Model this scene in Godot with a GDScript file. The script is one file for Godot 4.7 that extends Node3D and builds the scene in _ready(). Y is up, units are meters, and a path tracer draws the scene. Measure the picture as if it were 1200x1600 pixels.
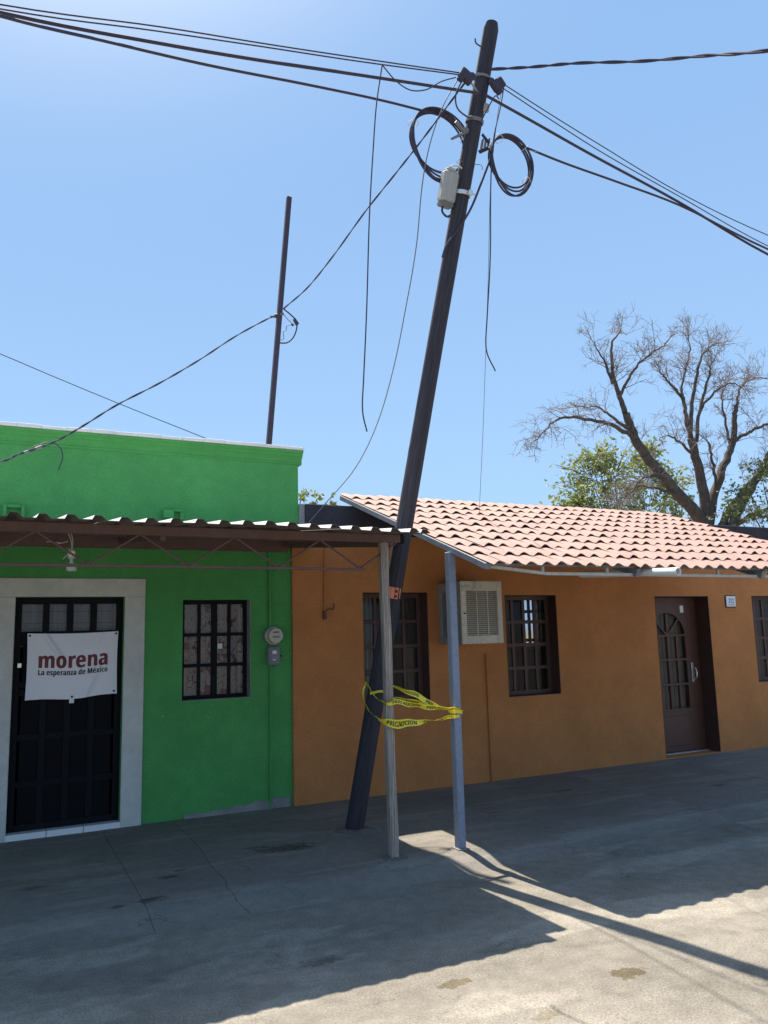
extends Node3D
# A leaning utility pole between a green house and an orange house with a tiled porch.
# x runs along the facades (to the right), y is up, z comes out of the facades towards the street.

const WIRES := {
	"thin1": [0.444, 5.83, 2.82, -0.313, 5.67, 2.85, -1.14, 5.51, 2.87, -1.85, 5.37, 2.9, -2.75, 5.2, 2.9, -7.17, 4.7, 2.9, -11.6, 4.93, 2.9],
	"thin2": [0.425, 5.81, 2.82, -0.442, 5.66, 2.8, -1.2, 5.53, 2.8, -1.88, 5.41, 2.8, -2.75, 5.25, 2.8, -7.18, 4.82, 2.8, -11.6, 5.11, 2.8],
	"thickL": [0.585, 5.72, 2.8, -0.468, 5.51, 2.85, -1.23, 5.36, 2.88, -1.89, 5.25, 2.9, -2.75, 5.15, 2.9, -7.21, 4.98, 2.9, -11.7, 5.52, 2.9],
	"coilL": [0.476, 5.74, 2.42, -0.115, 5.61, 2.55, -0.83, 5.37, 2.78, -1.56, 5.24, 2.85, -2.19, 5.16, 2.9, -2.74, 5.09, 2.95, -7.19, 4.91, 3.35, -11.6, 5.44, 3.75],
	"twist": [0.699, 5.96, 2.8, 0.95, 5.92, 3, 1.18, 5.85, 3.25, 1.42, 5.66, 3.65, 1.54, 5.42, 4.1, 1.49, 5.08, 4.6, 1.99, 4.73, 5.6, 4.49, 4.18, 10.6],
	"thickR": [0.656, 5.72, 2.8, 1.12, 5.67, 2.75, 1.75, 5.58, 2.7, 2.88, 5.45, 2.6, 4.18, 5.24, 2.5, 8.62, 4.92, 2.16, 13.1, 5.31, 1.82],
	"coilR": [1.13, 5.54, 2.6, 1.55, 5.5, 2.6, 2.12, 5.47, 2.6, 2.88, 5.42, 2.6, 4.12, 5.26, 2.55, 8.58, 5.03, 2.37, 13.0, 5.52, 2.19],
	"thin3": [0.853, 5.92, 2.75, 1.36, 5.83, 2.7, 1.95, 5.73, 2.65, 2.95, 5.59, 2.55, 4.21, 5.45, 2.5, 8.68, 5.3, 2.32, 13.1, 5.88, 2.15],
	"thin4": [0.85, 5.88, 2.75, 1.36, 5.78, 2.7, 1.94, 5.67, 2.65, 2.89, 5.51, 2.6, 4.2, 5.33, 2.5, 8.64, 5.1, 2.16, 13.1, 5.58, 1.82],
	"hangL": [-0.278, 5.65, 2.85, -0.332, 5.34, 2.85, -0.364, 4.89, 2.84, -0.407, 4.35, 2.84, -0.44, 3.79, 2.83, -0.472, 3.25, 2.83, -0.476, 3.05, 2.83, -0.456, 2.92, 2.83],
	"slack": [-0.278, 5.65, 2.85, -0.177, 5.55, 2.86, -0.0625, 5.51, 2.86, 0.0788, 5.56, 2.85, 0.233, 5.69, 2.83, 0.38, 5.79, 2.8],
	"toroof": [0.403, 5.79, 2.8, 0.255, 5.52, 2.8, 0.179, 5.26, 2.75, 0.111, 4.89, 2.7, 0.153, 4.53, 2.5, 0.224, 4.2, 2.2, 0.309, 3.81, 1.8, 0.332, 3.42, 1.4, 0.291, 3.09, 1, 0.21, 2.84, 0.5, 0.0863, 2.62, 0.2],
	"service": [0.515, 5.85, 2.8, 0.427, 5.7, 2.6, 0.358, 5.57, 2.3, 0.327, 5.5, 1.9, 0.302, 5.43, 1.3, 0.275, 5.31, 0.6, 0.232, 5.22, 0, 0.161, 5.19, -0.55],
	"service2": [0.118, 5.14, -0.62, -0.0266, 5.03, -0.5, -0.442, 4.7, -0.3, -0.91, 4.27, 0, -1.32, 3.92, 0.25, -1.74, 3.59, 0.5, -2.01, 3.35, 0.65, -2.19, 3.2, 0.75, -2.35, 3.09, 0.85, -2.49, 3.02, 0.9, -2.62, 2.93, 1, -4.12, 2.68, 1.2],
	"tail": [-2.25, 3.16, 0.79, -2.19, 3.12, 0.79, -2.17, 3.04, 0.79, -2.2, 2.93, 0.79],
	"guy": [-0.438, 3.77, -1.2, -1.38, 4.07, -1.2, -2.1, 4.31, -1.2, -2.65, 4.5, -1.2, -7.06, 5.95, -1.2],
	"hangR": [0.864, 5.91, 2.75, 0.815, 5.71, 2.76, 0.722, 5.37, 2.78, 0.655, 4.91, 2.8, 0.615, 4.38, 2.8, 0.565, 3.87, 2.8, 0.553, 3.64, 2.8, 0.576, 3.55, 2.8, 0.612, 3.48, 2.8],
	"tocooler": [0.867, 5.92, 2.72, 0.816, 5.63, 2.7, 0.88, 5.24, 2.5, 1.09, 4.68, 2.1, 1.34, 3.95, 1.6, 1.6, 3.23, 1.1, 1.78, 2.46, 0.7, 1.84, 2.12, 0.53, 1.83, 2.03, 0.52],
	"coilguy": [0.82, 5.37, 2.6, 0.73, 5.13, 2.57, 0.648, 4.91, 2.52, 0.571, 4.76, 2.45, 0.483, 4.62, 2.4, 0.468, 4.54, 2.36],
	"loopA": [0.422, 5.77, 2.85, 0.34, 5.59, 2.85, 0.352, 5.49, 2.85, 0.456, 5.47, 2.82, 0.515, 5.49, 2.8],
	"loopB": [0.632, 5.53, 2.75, 0.718, 5.69, 2.75, 0.784, 5.79, 2.75, 0.813, 5.77, 2.75],
	"mastloop": [0.161, 5.19, -0.55, 0.251, 5.13, -0.55, 0.304, 5.08, -0.55, 0.318, 5.01, -0.55, 0.272, 4.87, -0.55, 0.196, 4.8, -0.55, 0.132, 4.8, -0.58, 0.109, 4.82, -0.6],
	"mastloop2": [0.149, 5.16, -0.58, 0.22, 5.08, -0.57, 0.265, 5.04, -0.57, 0.204, 5, -0.57, 0.197, 4.95, -0.57, 0.166, 4.93, -0.57, 0.169, 4.85, -0.58, 0.125, 4.83, -0.58],
}
const LIMBS := [
	[[16.15, 4.28, -9.00, 15.54, 4.92, -9.03, 14.93, 5.51, -9.07, 14.28, 6.11, -9.10, 13.83, 6.64, -9.13, 13.56, 7.19, -9.17, 13.46, 7.62, -9.20], 0.19, 0.1],
	[[13.46, 7.62, -9.20, 13.30, 8.09, -9.26, 13.18, 8.62, -9.32, 13.22, 9.22, -9.38, 13.37, 9.79, -9.44, 13.78, 10.22, -9.50], 0.08, 0.02],
	[[13.23, 8.03, -9.20, 13.57, 8.61, -9.12, 13.93, 9.09, -9.04, 14.38, 9.43, -8.96, 14.78, 9.70, -8.88, 15.00, 9.94, -8.80], 0.05, 0.012],
	[[13.63, 6.88, -9.10, 13.00, 7.06, -9.02, 12.29, 7.16, -8.93, 11.44, 7.18, -8.85, 10.72, 7.07, -8.77, 10.22, 6.76, -8.68, 9.86, 6.40, -8.60], 0.07, 0.012],
	[[13.37, 7.12, -9.10, 13.04, 7.40, -9.22, 12.82, 7.63, -9.35, 12.64, 7.79, -9.47, 12.35, 7.76, -9.60], 0.05, 0.012],
	[[13.10, 8.46, -9.30, 13.08, 8.97, -9.43, 12.93, 9.48, -9.57, 12.84, 9.90, -9.70], 0.04, 0.01],
	[[16.05, 4.09, -9.00, 16.08, 5.04, -9.00, 15.99, 5.79, -9.00, 15.84, 6.51, -9.00, 15.72, 7.04, -9.00], 0.17, 0.11],
	[[15.72, 7.04, -9.00, 15.67, 7.71, -9.06, 15.69, 8.22, -9.12, 15.38, 8.59, -9.18, 15.16, 8.88, -9.24, 15.03, 9.04, -9.30], 0.07, 0.02],
	[[15.72, 7.04, -9.00, 15.86, 7.91, -9.02, 16.14, 8.74, -9.04, 16.39, 9.38, -9.06, 16.77, 9.88, -9.08, 17.07, 10.10, -9.10], 0.07, 0.015],
	[[15.94, 6.94, -9.00, 16.05, 7.71, -8.93, 16.33, 8.51, -8.85, 16.46, 9.00, -8.77, 16.47, 9.31, -8.70], 0.06, 0.02],
	[[16.21, 7.95, -9.00, 16.52, 8.31, -8.90, 16.90, 8.62, -8.80, 17.36, 8.83, -8.70, 17.63, 8.67, -8.60], 0.045, 0.012],
	[[15.58, 7.88, -9.00, 15.66, 8.60, -9.10, 16.04, 9.38, -9.20, 16.34, 9.96, -9.30, 16.43, 10.52, -9.40], 0.04, 0.012],
	[[15.88, 6.46, -9.00, 15.31, 6.66, -8.83, 14.80, 6.81, -8.67, 14.32, 6.87, -8.50], 0.05, 0.02],
	[[16.10, 4.28, -9.00, 16.38, 5.24, -8.97, 16.83, 6.12, -8.93, 17.19, 6.73, -8.90, 17.38, 7.23, -8.87, 17.47, 7.83, -8.83, 17.53, 8.19, -8.80], 0.15, 0.06],
	[[17.28, 7.05, -8.80, 17.74, 7.27, -8.73, 18.24, 7.50, -8.65, 18.74, 7.69, -8.57, 19.41, 7.94, -8.50], 0.06, 0.03],
	[[17.53, 8.13, -8.80, 17.83, 8.69, -8.88, 18.34, 9.08, -8.95, 19.10, 9.30, -9.02, 19.95, 9.32, -9.10], 0.04, 0.012],
	[[17.26, 6.83, -8.90, 17.23, 7.44, -8.97, 17.26, 8.07, -9.05, 17.36, 8.61, -9.12, 17.68, 8.97, -9.20], 0.045, 0.012],
	[[16.45, 5.52, -8.90, 16.36, 5.97, -8.80, 16.17, 6.41, -8.70, 15.96, 6.85, -8.60], 0.05, 0.03],
	[[16.39, 4.14, -8.50, 16.81, 4.89, -8.44, 17.27, 5.47, -8.38, 17.77, 6.07, -8.32, 18.20, 6.67, -8.26, 18.79, 7.40, -8.20], 0.15, 0.08],
	[[16.11, 4.15, -8.70, 16.62, 4.82, -8.62, 17.14, 5.40, -8.55, 17.66, 5.90, -8.47, 18.15, 6.05, -8.40], 0.12, 0.06],
	[[16.43, 4.31, -8.40, 16.97, 4.63, -8.27, 17.50, 4.82, -8.13, 18.06, 5.17, -8.00], 0.08, 0.04],
	[[17.10, 5.36, -8.30, 17.08, 5.04, -8.10, 16.96, 4.82, -7.90], 0.03, 0.015],
	[[15.03, 5.26, -9.00, 14.45, 5.44, -9.13, 13.85, 5.52, -9.27, 13.37, 5.42, -9.40], 0.05, 0.012],
	[[14.47, 5.79, -9.00, 13.63, 5.66, -8.90, 13.03, 5.21, -8.80, 12.60, 4.82, -8.70], 0.04, 0.01],
]

var mats := {}
var bases := {}
var used := {}
var rng := RandomNumberGenerator.new()

# ------------------------------------------------------------------ mesh helper
class MB:
	var v := PackedVector3Array()
	var n := PackedVector3Array()
	var t := PackedVector2Array()
	var ix := PackedInt32Array()

	func tri(a: Vector3, b: Vector3, c: Vector3, out: Vector3) -> void:
		var nn := (b - a).cross(c - a).normalized()
		var k := v.size()
		if nn.dot(out) < 0.0:
			nn = -nn
			v.append_array([a, b, c])
		else:
			v.append_array([a, c, b])
		n.append_array([nn, nn, nn])
		t.append_array([Vector2.ZERO, Vector2.RIGHT, Vector2.ONE])
		ix.append_array([k, k + 1, k + 2])

	func quad(a: Vector3, b: Vector3, c: Vector3, d: Vector3, out: Vector3) -> void:
		var nn := (c - a).cross(d - b).normalized()
		var k := v.size()
		v.append_array([a, b, c, d])
		t.append_array([Vector2(0, 1), Vector2(1, 1), Vector2(1, 0), Vector2(0, 0)])
		if nn.dot(out) < 0.0:
			nn = -nn
			ix.append_array([k, k + 1, k + 2, k, k + 2, k + 3])
		else:
			ix.append_array([k, k + 2, k + 1, k, k + 3, k + 2])
		n.append_array([nn, nn, nn, nn])

	func box(lo: Vector3, hi: Vector3, bev := 0.0) -> void:
		cbox(Transform3D(Basis(), (lo + hi) * 0.5), hi - lo, bev)

	func cbox(x: Transform3D, size: Vector3, bev := 0.0) -> void:
		var h := size * 0.5
		var b: float = minf(bev, minf(h.x, minf(h.y, h.z)) * 0.9)
		var at := func(s: Vector3, k: int) -> Vector3:
			var q := Vector3(h.x, h.y, h.z) - Vector3(b, b, b)
			q[k] += b
			return x * (q * s)
		for k in 3:
			var i := (k + 1) % 3
			var j := (k + 2) % 3
			for s in [-1.0, 1.0]:
				var c := []
				for q in [[-1, -1], [1, -1], [1, 1], [-1, 1]]:
					var sg := Vector3.ZERO
					sg[k] = s; sg[i] = q[0]; sg[j] = q[1]
					c.append(at.call(sg, k))
				var o := Vector3.ZERO
				o[k] = s
				quad(c[0], c[1], c[2], c[3], x.basis * o)
			if b > 0.0:
				for si in [-1.0, 1.0]:
					for sj in [-1.0, 1.0]:
						var p := Vector3.ZERO
						p[i] = si; p[j] = sj; p[k] = -1
						var q2 := p
						q2[k] = 1
						var o2 := p
						o2[k] = 0
						quad(at.call(p, i), at.call(q2, i), at.call(q2, j), at.call(p, j), x.basis * o2)
		if b > 0.0:
			for a in [-1.0, 1.0]:
				for c2 in [-1.0, 1.0]:
					for d in [-1.0, 1.0]:
						var s3 := Vector3(a, c2, d)
						tri(at.call(s3, 0), at.call(s3, 1), at.call(s3, 2), x.basis * s3)

	# a bar of square section between two points
	func bar(a: Vector3, b: Vector3, wd: float, ht: float, bev := 0.002, up := Vector3.UP) -> void:
		var z := (b - a).normalized()
		var xx := up.cross(z).normalized()
		if xx.length() < 0.5:
			xx = Vector3.RIGHT
		cbox(Transform3D(Basis(xx, z.cross(xx), z), (a + b) * 0.5), Vector3(wd, ht, (b - a).length()), bev)

	func tube(p: Array, r0: float, r1: float, sides := 6, cap := true, taper := []) -> void:
		var m := p.size()
		var ref := Vector3.UP
		var first := v.size()
		var len := 0.0
		var side := Vector3.ZERO
		for i in m:
			var d: Vector3 = (p[mini(i + 1, m - 1)] - p[maxi(i - 1, 0)]).normalized()
			if i == 0:
				if absf(d.dot(ref)) > 0.9:
					ref = Vector3.RIGHT
				side = ref.cross(d).normalized()
			else:
				side = (side - d * side.dot(d)).normalized()
				len += (p[i] - p[i - 1]).length()
			var up := d.cross(side)
			var r: float = taper[i] if taper.size() else lerpf(r0, r1, float(i) / (m - 1))
			for k in sides + 1:
				var a := TAU * k / sides
				var o := side * cos(a) + up * sin(a)
				v.append(p[i] + o * r)
				n.append(o)
				t.append(Vector2(float(k) / sides, len))
		for i in m - 1:
			for k in sides:
				var a := first + i * (sides + 1) + k
				var b := a + sides + 1
				ix.append_array([a, b, a + 1, a + 1, b, b + 1])
		if cap:
			for e in [0, m - 1]:
				var d: Vector3 = (p[1] - p[0]) if e == 0 else (p[m - 1] - p[m - 2])
				if e == 0:
					d = -d
				for k in sides:
					tri(p[e], v[first + e * (sides + 1) + k], v[first + e * (sides + 1) + k + 1], d)

	# turn a profile of (radius, height) about the y axis of x
	func lathe(x: Transform3D, prof: Array, sides := 20) -> void:
		for i in prof.size() - 1:
			var a: Vector2 = prof[i]
			var b: Vector2 = prof[i + 1]
			for k in sides:
				var t0 := TAU * k / sides
				var t1 := TAU * (k + 1) / sides
				var c0 := Vector3(cos(t0), 0, sin(t0))
				var c1 := Vector3(cos(t1), 0, sin(t1))
				var y0 := Vector3(0, a.y, 0)
				var y1 := Vector3(0, b.y, 0)
				var sl := Vector3(0, -(b.x - a.x), 0)
				var out := (c0 + c1) * 0.5 * (b.y - a.y) + sl
				if b.y < a.y:
					out = (c0 + c1) * 0.5 * (b.y - a.y) + sl
				if a.x < 1e-5:
					tri(x * y0, x * (c0 * b.x + y1), x * (c1 * b.x + y1), x.basis * out)
				elif b.x < 1e-5:
					tri(x * (c0 * a.x + y0), x * (c1 * a.x + y0), x * y1, x.basis * out)
				else:
					quad(x * (c0 * a.x + y0), x * (c1 * a.x + y0), x * (c1 * b.x + y1), x * (c0 * b.x + y1), x.basis * out)

	# a sheet from a function (u, v) -> point, smooth; d = thickness (0 = one sheet)
	func sheet(f: Callable, nu: int, nv: int) -> void:
		var k := v.size()
		for j in nv + 1:
			for i in nu + 1:
				var u := float(i) / nu
				var w := float(j) / nv
				var p: Vector3 = f.call(u, w)
				var du: Vector3 = f.call(u + 0.002, w) - f.call(u - 0.002, w)
				var dv: Vector3 = f.call(u, w + 0.002) - f.call(u, w - 0.002)
				v.append(p)
				n.append(du.cross(dv).normalized())
				t.append(Vector2(u, 1.0 - w))
		for j in nv:
			for i in nu:
				var a := k + j * (nu + 1) + i
				var b := a + nu + 1
				ix.append_array([a, b, a + 1, a + 1, b, b + 1])

	# a wall with rectangular openings [x0, x1, y0, y1]; front at zf, back at zb
	func wall(x0: float, x1: float, y0: float, y1: float, zf: float, zb: float, holes: Array) -> void:
		var xs := [x0, x1]
		var ys := [y0, y1]
		for h in holes:
			xs.append_array([h[0], h[1]])
			ys.append_array([h[2], h[3]])
		xs.sort()
		ys.sort()
		for i in xs.size() - 1:
			for j in ys.size() - 1:
				var c := Vector2((xs[i] + xs[i + 1]) * 0.5, (ys[j] + ys[j + 1]) * 0.5)
				if xs[i + 1] - xs[i] < 1e-5 or ys[j + 1] - ys[j] < 1e-5:
					continue
				var open := false
				for h in holes:
					if c.x > h[0] and c.x < h[1] and c.y > h[2] and c.y < h[3]:
						open = true
				if open:
					continue
				for q in [[zf, 1.0], [zb, -1.0]]:
					quad(Vector3(xs[i], ys[j], q[0]), Vector3(xs[i + 1], ys[j], q[0]), Vector3(xs[i + 1], ys[j + 1], q[0]), Vector3(xs[i], ys[j + 1], q[0]), Vector3(0, 0, q[1]))
		var rim := holes.duplicate()
		for h in rim:
			ring(h[0], h[1], h[2], h[3], zf, zb, -1.0)
		ring(x0, x1, y0, y1, zf, zb, 1.0)

	func ring(x0: float, x1: float, y0: float, y1: float, zf: float, zb: float, s: float) -> void:
		quad(Vector3(x0, y0, zf), Vector3(x0, y1, zf), Vector3(x0, y1, zb), Vector3(x0, y0, zb), Vector3(-s, 0, 0))
		quad(Vector3(x1, y0, zf), Vector3(x1, y1, zf), Vector3(x1, y1, zb), Vector3(x1, y0, zb), Vector3(s, 0, 0))
		quad(Vector3(x0, y0, zf), Vector3(x1, y0, zf), Vector3(x1, y0, zb), Vector3(x0, y0, zb), Vector3(0, -s, 0))
		quad(Vector3(x0, y1, zf), Vector3(x1, y1, zf), Vector3(x1, y1, zb), Vector3(x0, y1, zb), Vector3(0, s, 0))

	# a profile in (z, y), closed, pushed along x
	func extrude(prof: Array, x0: float, x1: float) -> void:
		var c := Vector2.ZERO
		for p in prof:
			c += p / prof.size()
		for i in prof.size():
			var a: Vector2 = prof[i]
			var b: Vector2 = prof[(i + 1) % prof.size()]
			var e := b - a
			var o := Vector2(e.y, -e.x)
			if o.dot((a + b) * 0.5 - c) < 0.0:
				o = -o
			quad(Vector3(x0, a.y, a.x), Vector3(x1, a.y, a.x), Vector3(x1, b.y, b.x), Vector3(x0, b.y, b.x), Vector3(0, o.y, o.x))
			for q in [[x0, -1.0], [x1, 1.0]]:
				tri(Vector3(q[0], c.y, c.x), Vector3(q[0], a.y, a.x), Vector3(q[0], b.y, b.x), Vector3(q[1], 0, 0))

	func mesh() -> ArrayMesh:
		var a := []
		a.resize(Mesh.ARRAY_MAX)
		a[Mesh.ARRAY_VERTEX] = v
		a[Mesh.ARRAY_NORMAL] = n
		a[Mesh.ARRAY_TEX_UV] = t
		a[Mesh.ARRAY_INDEX] = ix
		var m := ArrayMesh.new()
		m.add_surface_from_arrays(Mesh.PRIMITIVE_TRIANGLES, a)
		return m

# ------------------------------------------------------------------ scene helpers
func numbered(called: String) -> String:
	var k: int = used.get(called, 0)
	used[called] = k + 1
	return called if k == 0 else "%s_%03d" % [called, k]

func tag(o: Node, label: String, category: String, group := "") -> void:
	o.set_meta("label", label)
	o.set_meta("category", category)
	if group:
		o.set_meta("group", group)

func thing(called: String, label: String, category: String, base: Vector3, group := "") -> Node3D:
	var o := Node3D.new()
	o.name = numbered(called)
	o.position = base
	bases[o] = base
	tag(o, label, category, group)
	add_child(o)
	return o

func part(called: String, mb, m: Material, parent: Node3D, label := "") -> MeshInstance3D:
	var o := MeshInstance3D.new()
	o.name = called
	o.mesh = mb.mesh() if mb is MB else mb
	o.material_override = m
	if bases.has(parent):
		o.position = -bases[parent]
	if label:
		o.set_meta("label", label)
	parent.add_child(o, true)
	return o

func single(called: String, mb: MB, m: Material, label: String, category: String, group := "") -> MeshInstance3D:
	var o := MeshInstance3D.new()
	o.name = numbered(called)
	o.mesh = mb.mesh()
	o.material_override = m
	tag(o, label, category, group)
	add_child(o)
	return o

func structure(called: String, mb: MB, m: Material, label: String, category: String) -> MeshInstance3D:
	var o := single(called, mb, m, label, category)
	o.set_meta("kind", "structure")
	return o

func mb() -> MB:
	return MB.new()

func boxmb(lo: Vector3, hi: Vector3, bev := 0.0) -> MB:
	var b := MB.new()
	b.box(lo, hi, bev)
	return b

func pts(a: Array) -> Array:
	var r := []
	for i in a.size() / 3:
		r.append(Vector3(a[i * 3], a[i * 3 + 1], a[i * 3 + 2]))
	return r

# Catmull-Rom through the points
func smooth(p: Array, per := 5) -> Array:
	var r := []
	for i in p.size() - 1:
		var a: Vector3 = p[maxi(i - 1, 0)]
		var b: Vector3 = p[i]
		var c: Vector3 = p[i + 1]
		var d: Vector3 = p[mini(i + 2, p.size() - 1)]
		for k in per:
			var tb := sqrt(maxf((c - b).length(), 1e-4))
			var ta := sqrt(maxf((b - a).length(), 1e-4)) if i > 0 else tb
			var td := sqrt(maxf((d - c).length(), 1e-4)) if i < p.size() - 2 else tb
			var aa := a if i > 0 else b * 2.0 - c
			var dd := d if i < p.size() - 2 else c * 2.0 - b
			r.append(b.cubic_interpolate_in_time(c, aa, dd, float(k) / per, tb, -ta, tb + td))
	r.append(p[-1])
	return r

# ------------------------------------------------------------------ textures and materials
func grey(size: int, freq: float, sd: int, oct := 4, kind := FastNoiseLite.TYPE_SIMPLEX_SMOOTH) -> PackedByteArray:
	var f := FastNoiseLite.new()
	f.seed = sd
	f.frequency = freq
	f.noise_type = kind
	f.fractal_octaves = oct
	f.fractal_type = FastNoiseLite.FRACTAL_FBM if oct > 1 else FastNoiseLite.FRACTAL_NONE
	var im := f.get_seamless_image(size, size, false, false, 0.15, true)
	im.convert(Image.FORMAT_L8)
	return im.get_data()

# weights: list of [bytes, lo, hi]; the product of the ramps
func blend(size: int, layers: Array) -> ImageTexture:
	var out := PackedByteArray()
	out.resize(size * size)
	var luts := []
	for l in layers:
		var lut := PackedFloat32Array()
		lut.resize(256)
		for i in 256:
			lut[i] = lerpf(l[1], l[2], smoothstep(0.15, 0.85, i / 255.0))
		luts.append(lut)
	for i in size * size:
		var x := 255.0
		for k in layers.size():
			x *= luts[k][layers[k][0][i]]
		out[i] = int(clampf(x, 0, 255))
	var im := Image.create_from_data(size, size, false, Image.FORMAT_L8, out)
	im.generate_mipmaps()
	return ImageTexture.create_from_image(im)

func rgb(r: float, g: float, b: float) -> Color:   # linear base colour -> albedo_color
	return Color(r, g, b).linear_to_srgb()

func mat(called: String, c: Color, rough := 0.8, tex: Texture2D = null, per_m := 1.0, bump: Texture2D = null, cm := 0.0, spec := 0.5) -> StandardMaterial3D:
	var m := StandardMaterial3D.new()
	m.albedo_color = c
	m.roughness = rough
	m.metallic_specular = spec
	m.cull_mode = BaseMaterial3D.CULL_DISABLED
	if tex:
		m.albedo_texture = tex
		m.uv1_triplanar = true
		m.uv1_world_triplanar = true
		m.uv1_scale = Vector3.ONE * per_m
	if bump:
		m.heightmap_enabled = true
		m.heightmap_texture = bump
		m.heightmap_scale = cm
		m.uv1_triplanar = true
		m.uv1_world_triplanar = true
		m.uv1_scale = Vector3.ONE * per_m
	mats[called] = m
	return m

func make_materials() -> void:
	var low := grey(512, 0.006, 3, 5)
	var mid := grey(512, 0.03, 5, 4)
	var fine := grey(512, 0.22, 9, 3)
	var cell := grey(512, 0.09, 14, 3)
	var streak := PackedByteArray()
	streak.resize(512 * 512)
	var sn := FastNoiseLite.new()
	sn.seed = 21
	sn.frequency = 0.02
	sn.fractal_octaves = 4
	for y in 512:
		for x in 512:
			var a := TAU * x / 512.0
			streak[y * 512 + x] = int(clampf(128 + 190 * sn.get_noise_3d(cos(a) * 330, sin(a) * 330, y * 0.35), 0, 255))
	var plaster := blend(512, [[low, 0.95, 1.0], [mid, 0.965, 1.0], [fine, 0.93, 1.0]])
	var plaster_bump := blend(512, [[low, 0.55, 1.0], [mid, 0.75, 1.0], [fine, 0.8, 1.0]])
	var grain := blend(512, [[streak, 0.62, 1.0], [mid, 0.85, 1.0]])
	var soft_grain := blend(512, [[streak, 0.78, 1.0], [mid, 0.88, 1.0]])
	var metal := blend(512, [[mid, 0.93, 1.0], [low, 0.94, 1.0]])
	var rough_tex := blend(512, [[low, 0.88, 1.0], [cell, 0.92, 1.0], [fine, 0.88, 1.0]])
	var rough_bump := blend(512, [[cell, 0.6, 1.0], [fine, 0.6, 1.0]])
	var flaky := blend(512, [[cell, 0.55, 1.0], [mid, 0.6, 1.0], [fine, 0.85, 1.0]])
	mat("green", rgb(0.094, 0.372, 0.108), 0.85, plaster, 0.35, plaster_bump, 0.8, 0.3)
	mat("green_trim", rgb(0.095, 0.392, 0.107), 0.85, plaster, 0.5, plaster_bump, 0.6, 0.3)
	mat("orange", rgb(0.560, 0.228, 0.080), 0.85, plaster, 0.35, plaster_bump, 0.6, 0.3)
	mat("white_trim", rgb(0.64, 0.65, 0.60), 0.85, plaster, 0.6, plaster_bump, 0.6, 0.3)
	mat("coping", rgb(0.86, 0.86, 0.84), 0.9, plaster, 0.7, rough_bump, 0.5, 0.3)
	mat("cement", rgb(0.36, 0.35, 0.33), 0.95, rough_tex, 0.8, rough_bump, 0.6, 0.2)
	mat("tar", rgb(0.070, 0.066, 0.080), 0.9, rough_tex, 0.6, rough_bump, 0.4, 0.3)
	mat("sidewalk", rgb(0.31, 0.295, 0.265), 0.95, rough_tex, 0.45, rough_bump, 0.35, 0.2)
	mat("sidewalk_b", rgb(0.30, 0.285, 0.258), 0.95, rough_tex, 0.41, rough_bump, 0.35, 0.2)
	mat("sidewalk_rough", rgb(0.20, 0.19, 0.175), 0.95, rough_tex, 0.8, rough_bump, 0.6, 0.2)
	mat("ground", rgb(0.30, 0.26, 0.20), 1.0, rough_tex, 0.15, null, 0.0, 0.2)
	mat("tile_white", rgb(0.74, 0.75, 0.75), 0.25)
	mat("black_iron", rgb(0.012, 0.013, 0.016), 0.6, metal, 1.5, null, 0.0, 0.2)
	mat("black_panel", rgb(0.007, 0.007, 0.009), 0.6, metal, 1.1, null, 0.0, 0.2)
	mat("brown_iron", rgb(0.095, 0.045, 0.036), 0.55, metal, 1.5)
	mat("brown_door", rgb(0.110, 0.044, 0.028), 0.5, metal, 1.2)
	mat("rust_paint", rgb(0.150, 0.090, 0.085), 0.7, metal, 1.3)
	mat("galv", rgb(0.72, 0.71, 0.69), 0.55, metal, 0.9)
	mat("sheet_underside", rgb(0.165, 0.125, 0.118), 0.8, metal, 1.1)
	mats.galv.metallic = 0.1
	mat("grey_paint", rgb(0.20, 0.215, 0.25), 0.55, metal, 1.6)
	mat("blue_steel", rgb(0.225, 0.265, 0.345), 0.5, metal, 1.7)
	mats.blue_steel.metallic = 0.2
	mat("white_steel", rgb(0.52, 0.52, 0.50), 0.5, metal, 1.6)
	mat("mast", rgb(0.055, 0.042, 0.068), 0.7, metal, 1.0)
	for k in 4:
		var f: float = [1.0, 0.96, 1.03, 0.98][k]
		mat("clay_%d" % k, rgb(0.450 * f, 0.278 * f, 0.236 * f), 0.7, metal, 1.2 + 0.13 * k, null, 0.0, 0.35)
	mat("cooler", rgb(0.66, 0.61, 0.51), 0.5, metal, 1.2)
	mat("cooler_side", rgb(0.30, 0.29, 0.27), 0.6, metal, 1.4)
	mat("dark_void", rgb(0.02, 0.02, 0.02), 0.9)
	mat("pvc", rgb(0.78, 0.78, 0.75), 0.35)
	mat("cable", rgb(0.055, 0.052, 0.080), 0.8, null, 1.0, null, 0.0, 0.3)
	mat("cable_grey", rgb(0.13, 0.13, 0.14), 0.6)
	mat("wire_white", rgb(0.6, 0.6, 0.58), 0.5)
	mat("plastic_grey", rgb(0.38, 0.38, 0.36), 0.5, metal, 5.0)
	mat("meter_grey", rgb(0.22, 0.24, 0.25), 0.5, metal, 2.0)
	mat("meter_face", rgb(0.50, 0.46, 0.38), 0.5)
	mat("dial", rgb(0.12, 0.11, 0.10), 0.5)
	mat("steel_bright", rgb(0.62, 0.61, 0.58), 0.3)
	mats.steel_bright.metallic = 0.8
	mat("pole_iron", rgb(0.16, 0.16, 0.18), 0.6)
	mat("paper", rgb(0.75, 0.75, 0.74), 0.7)
	mat("ink_red", rgb(0.150, 0.020, 0.026), 0.6)
	mat("ink_black", rgb(0.022, 0.020, 0.022), 0.6)
	mat("ink_blue", rgb(0.07, 0.13, 0.24), 0.5)
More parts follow.
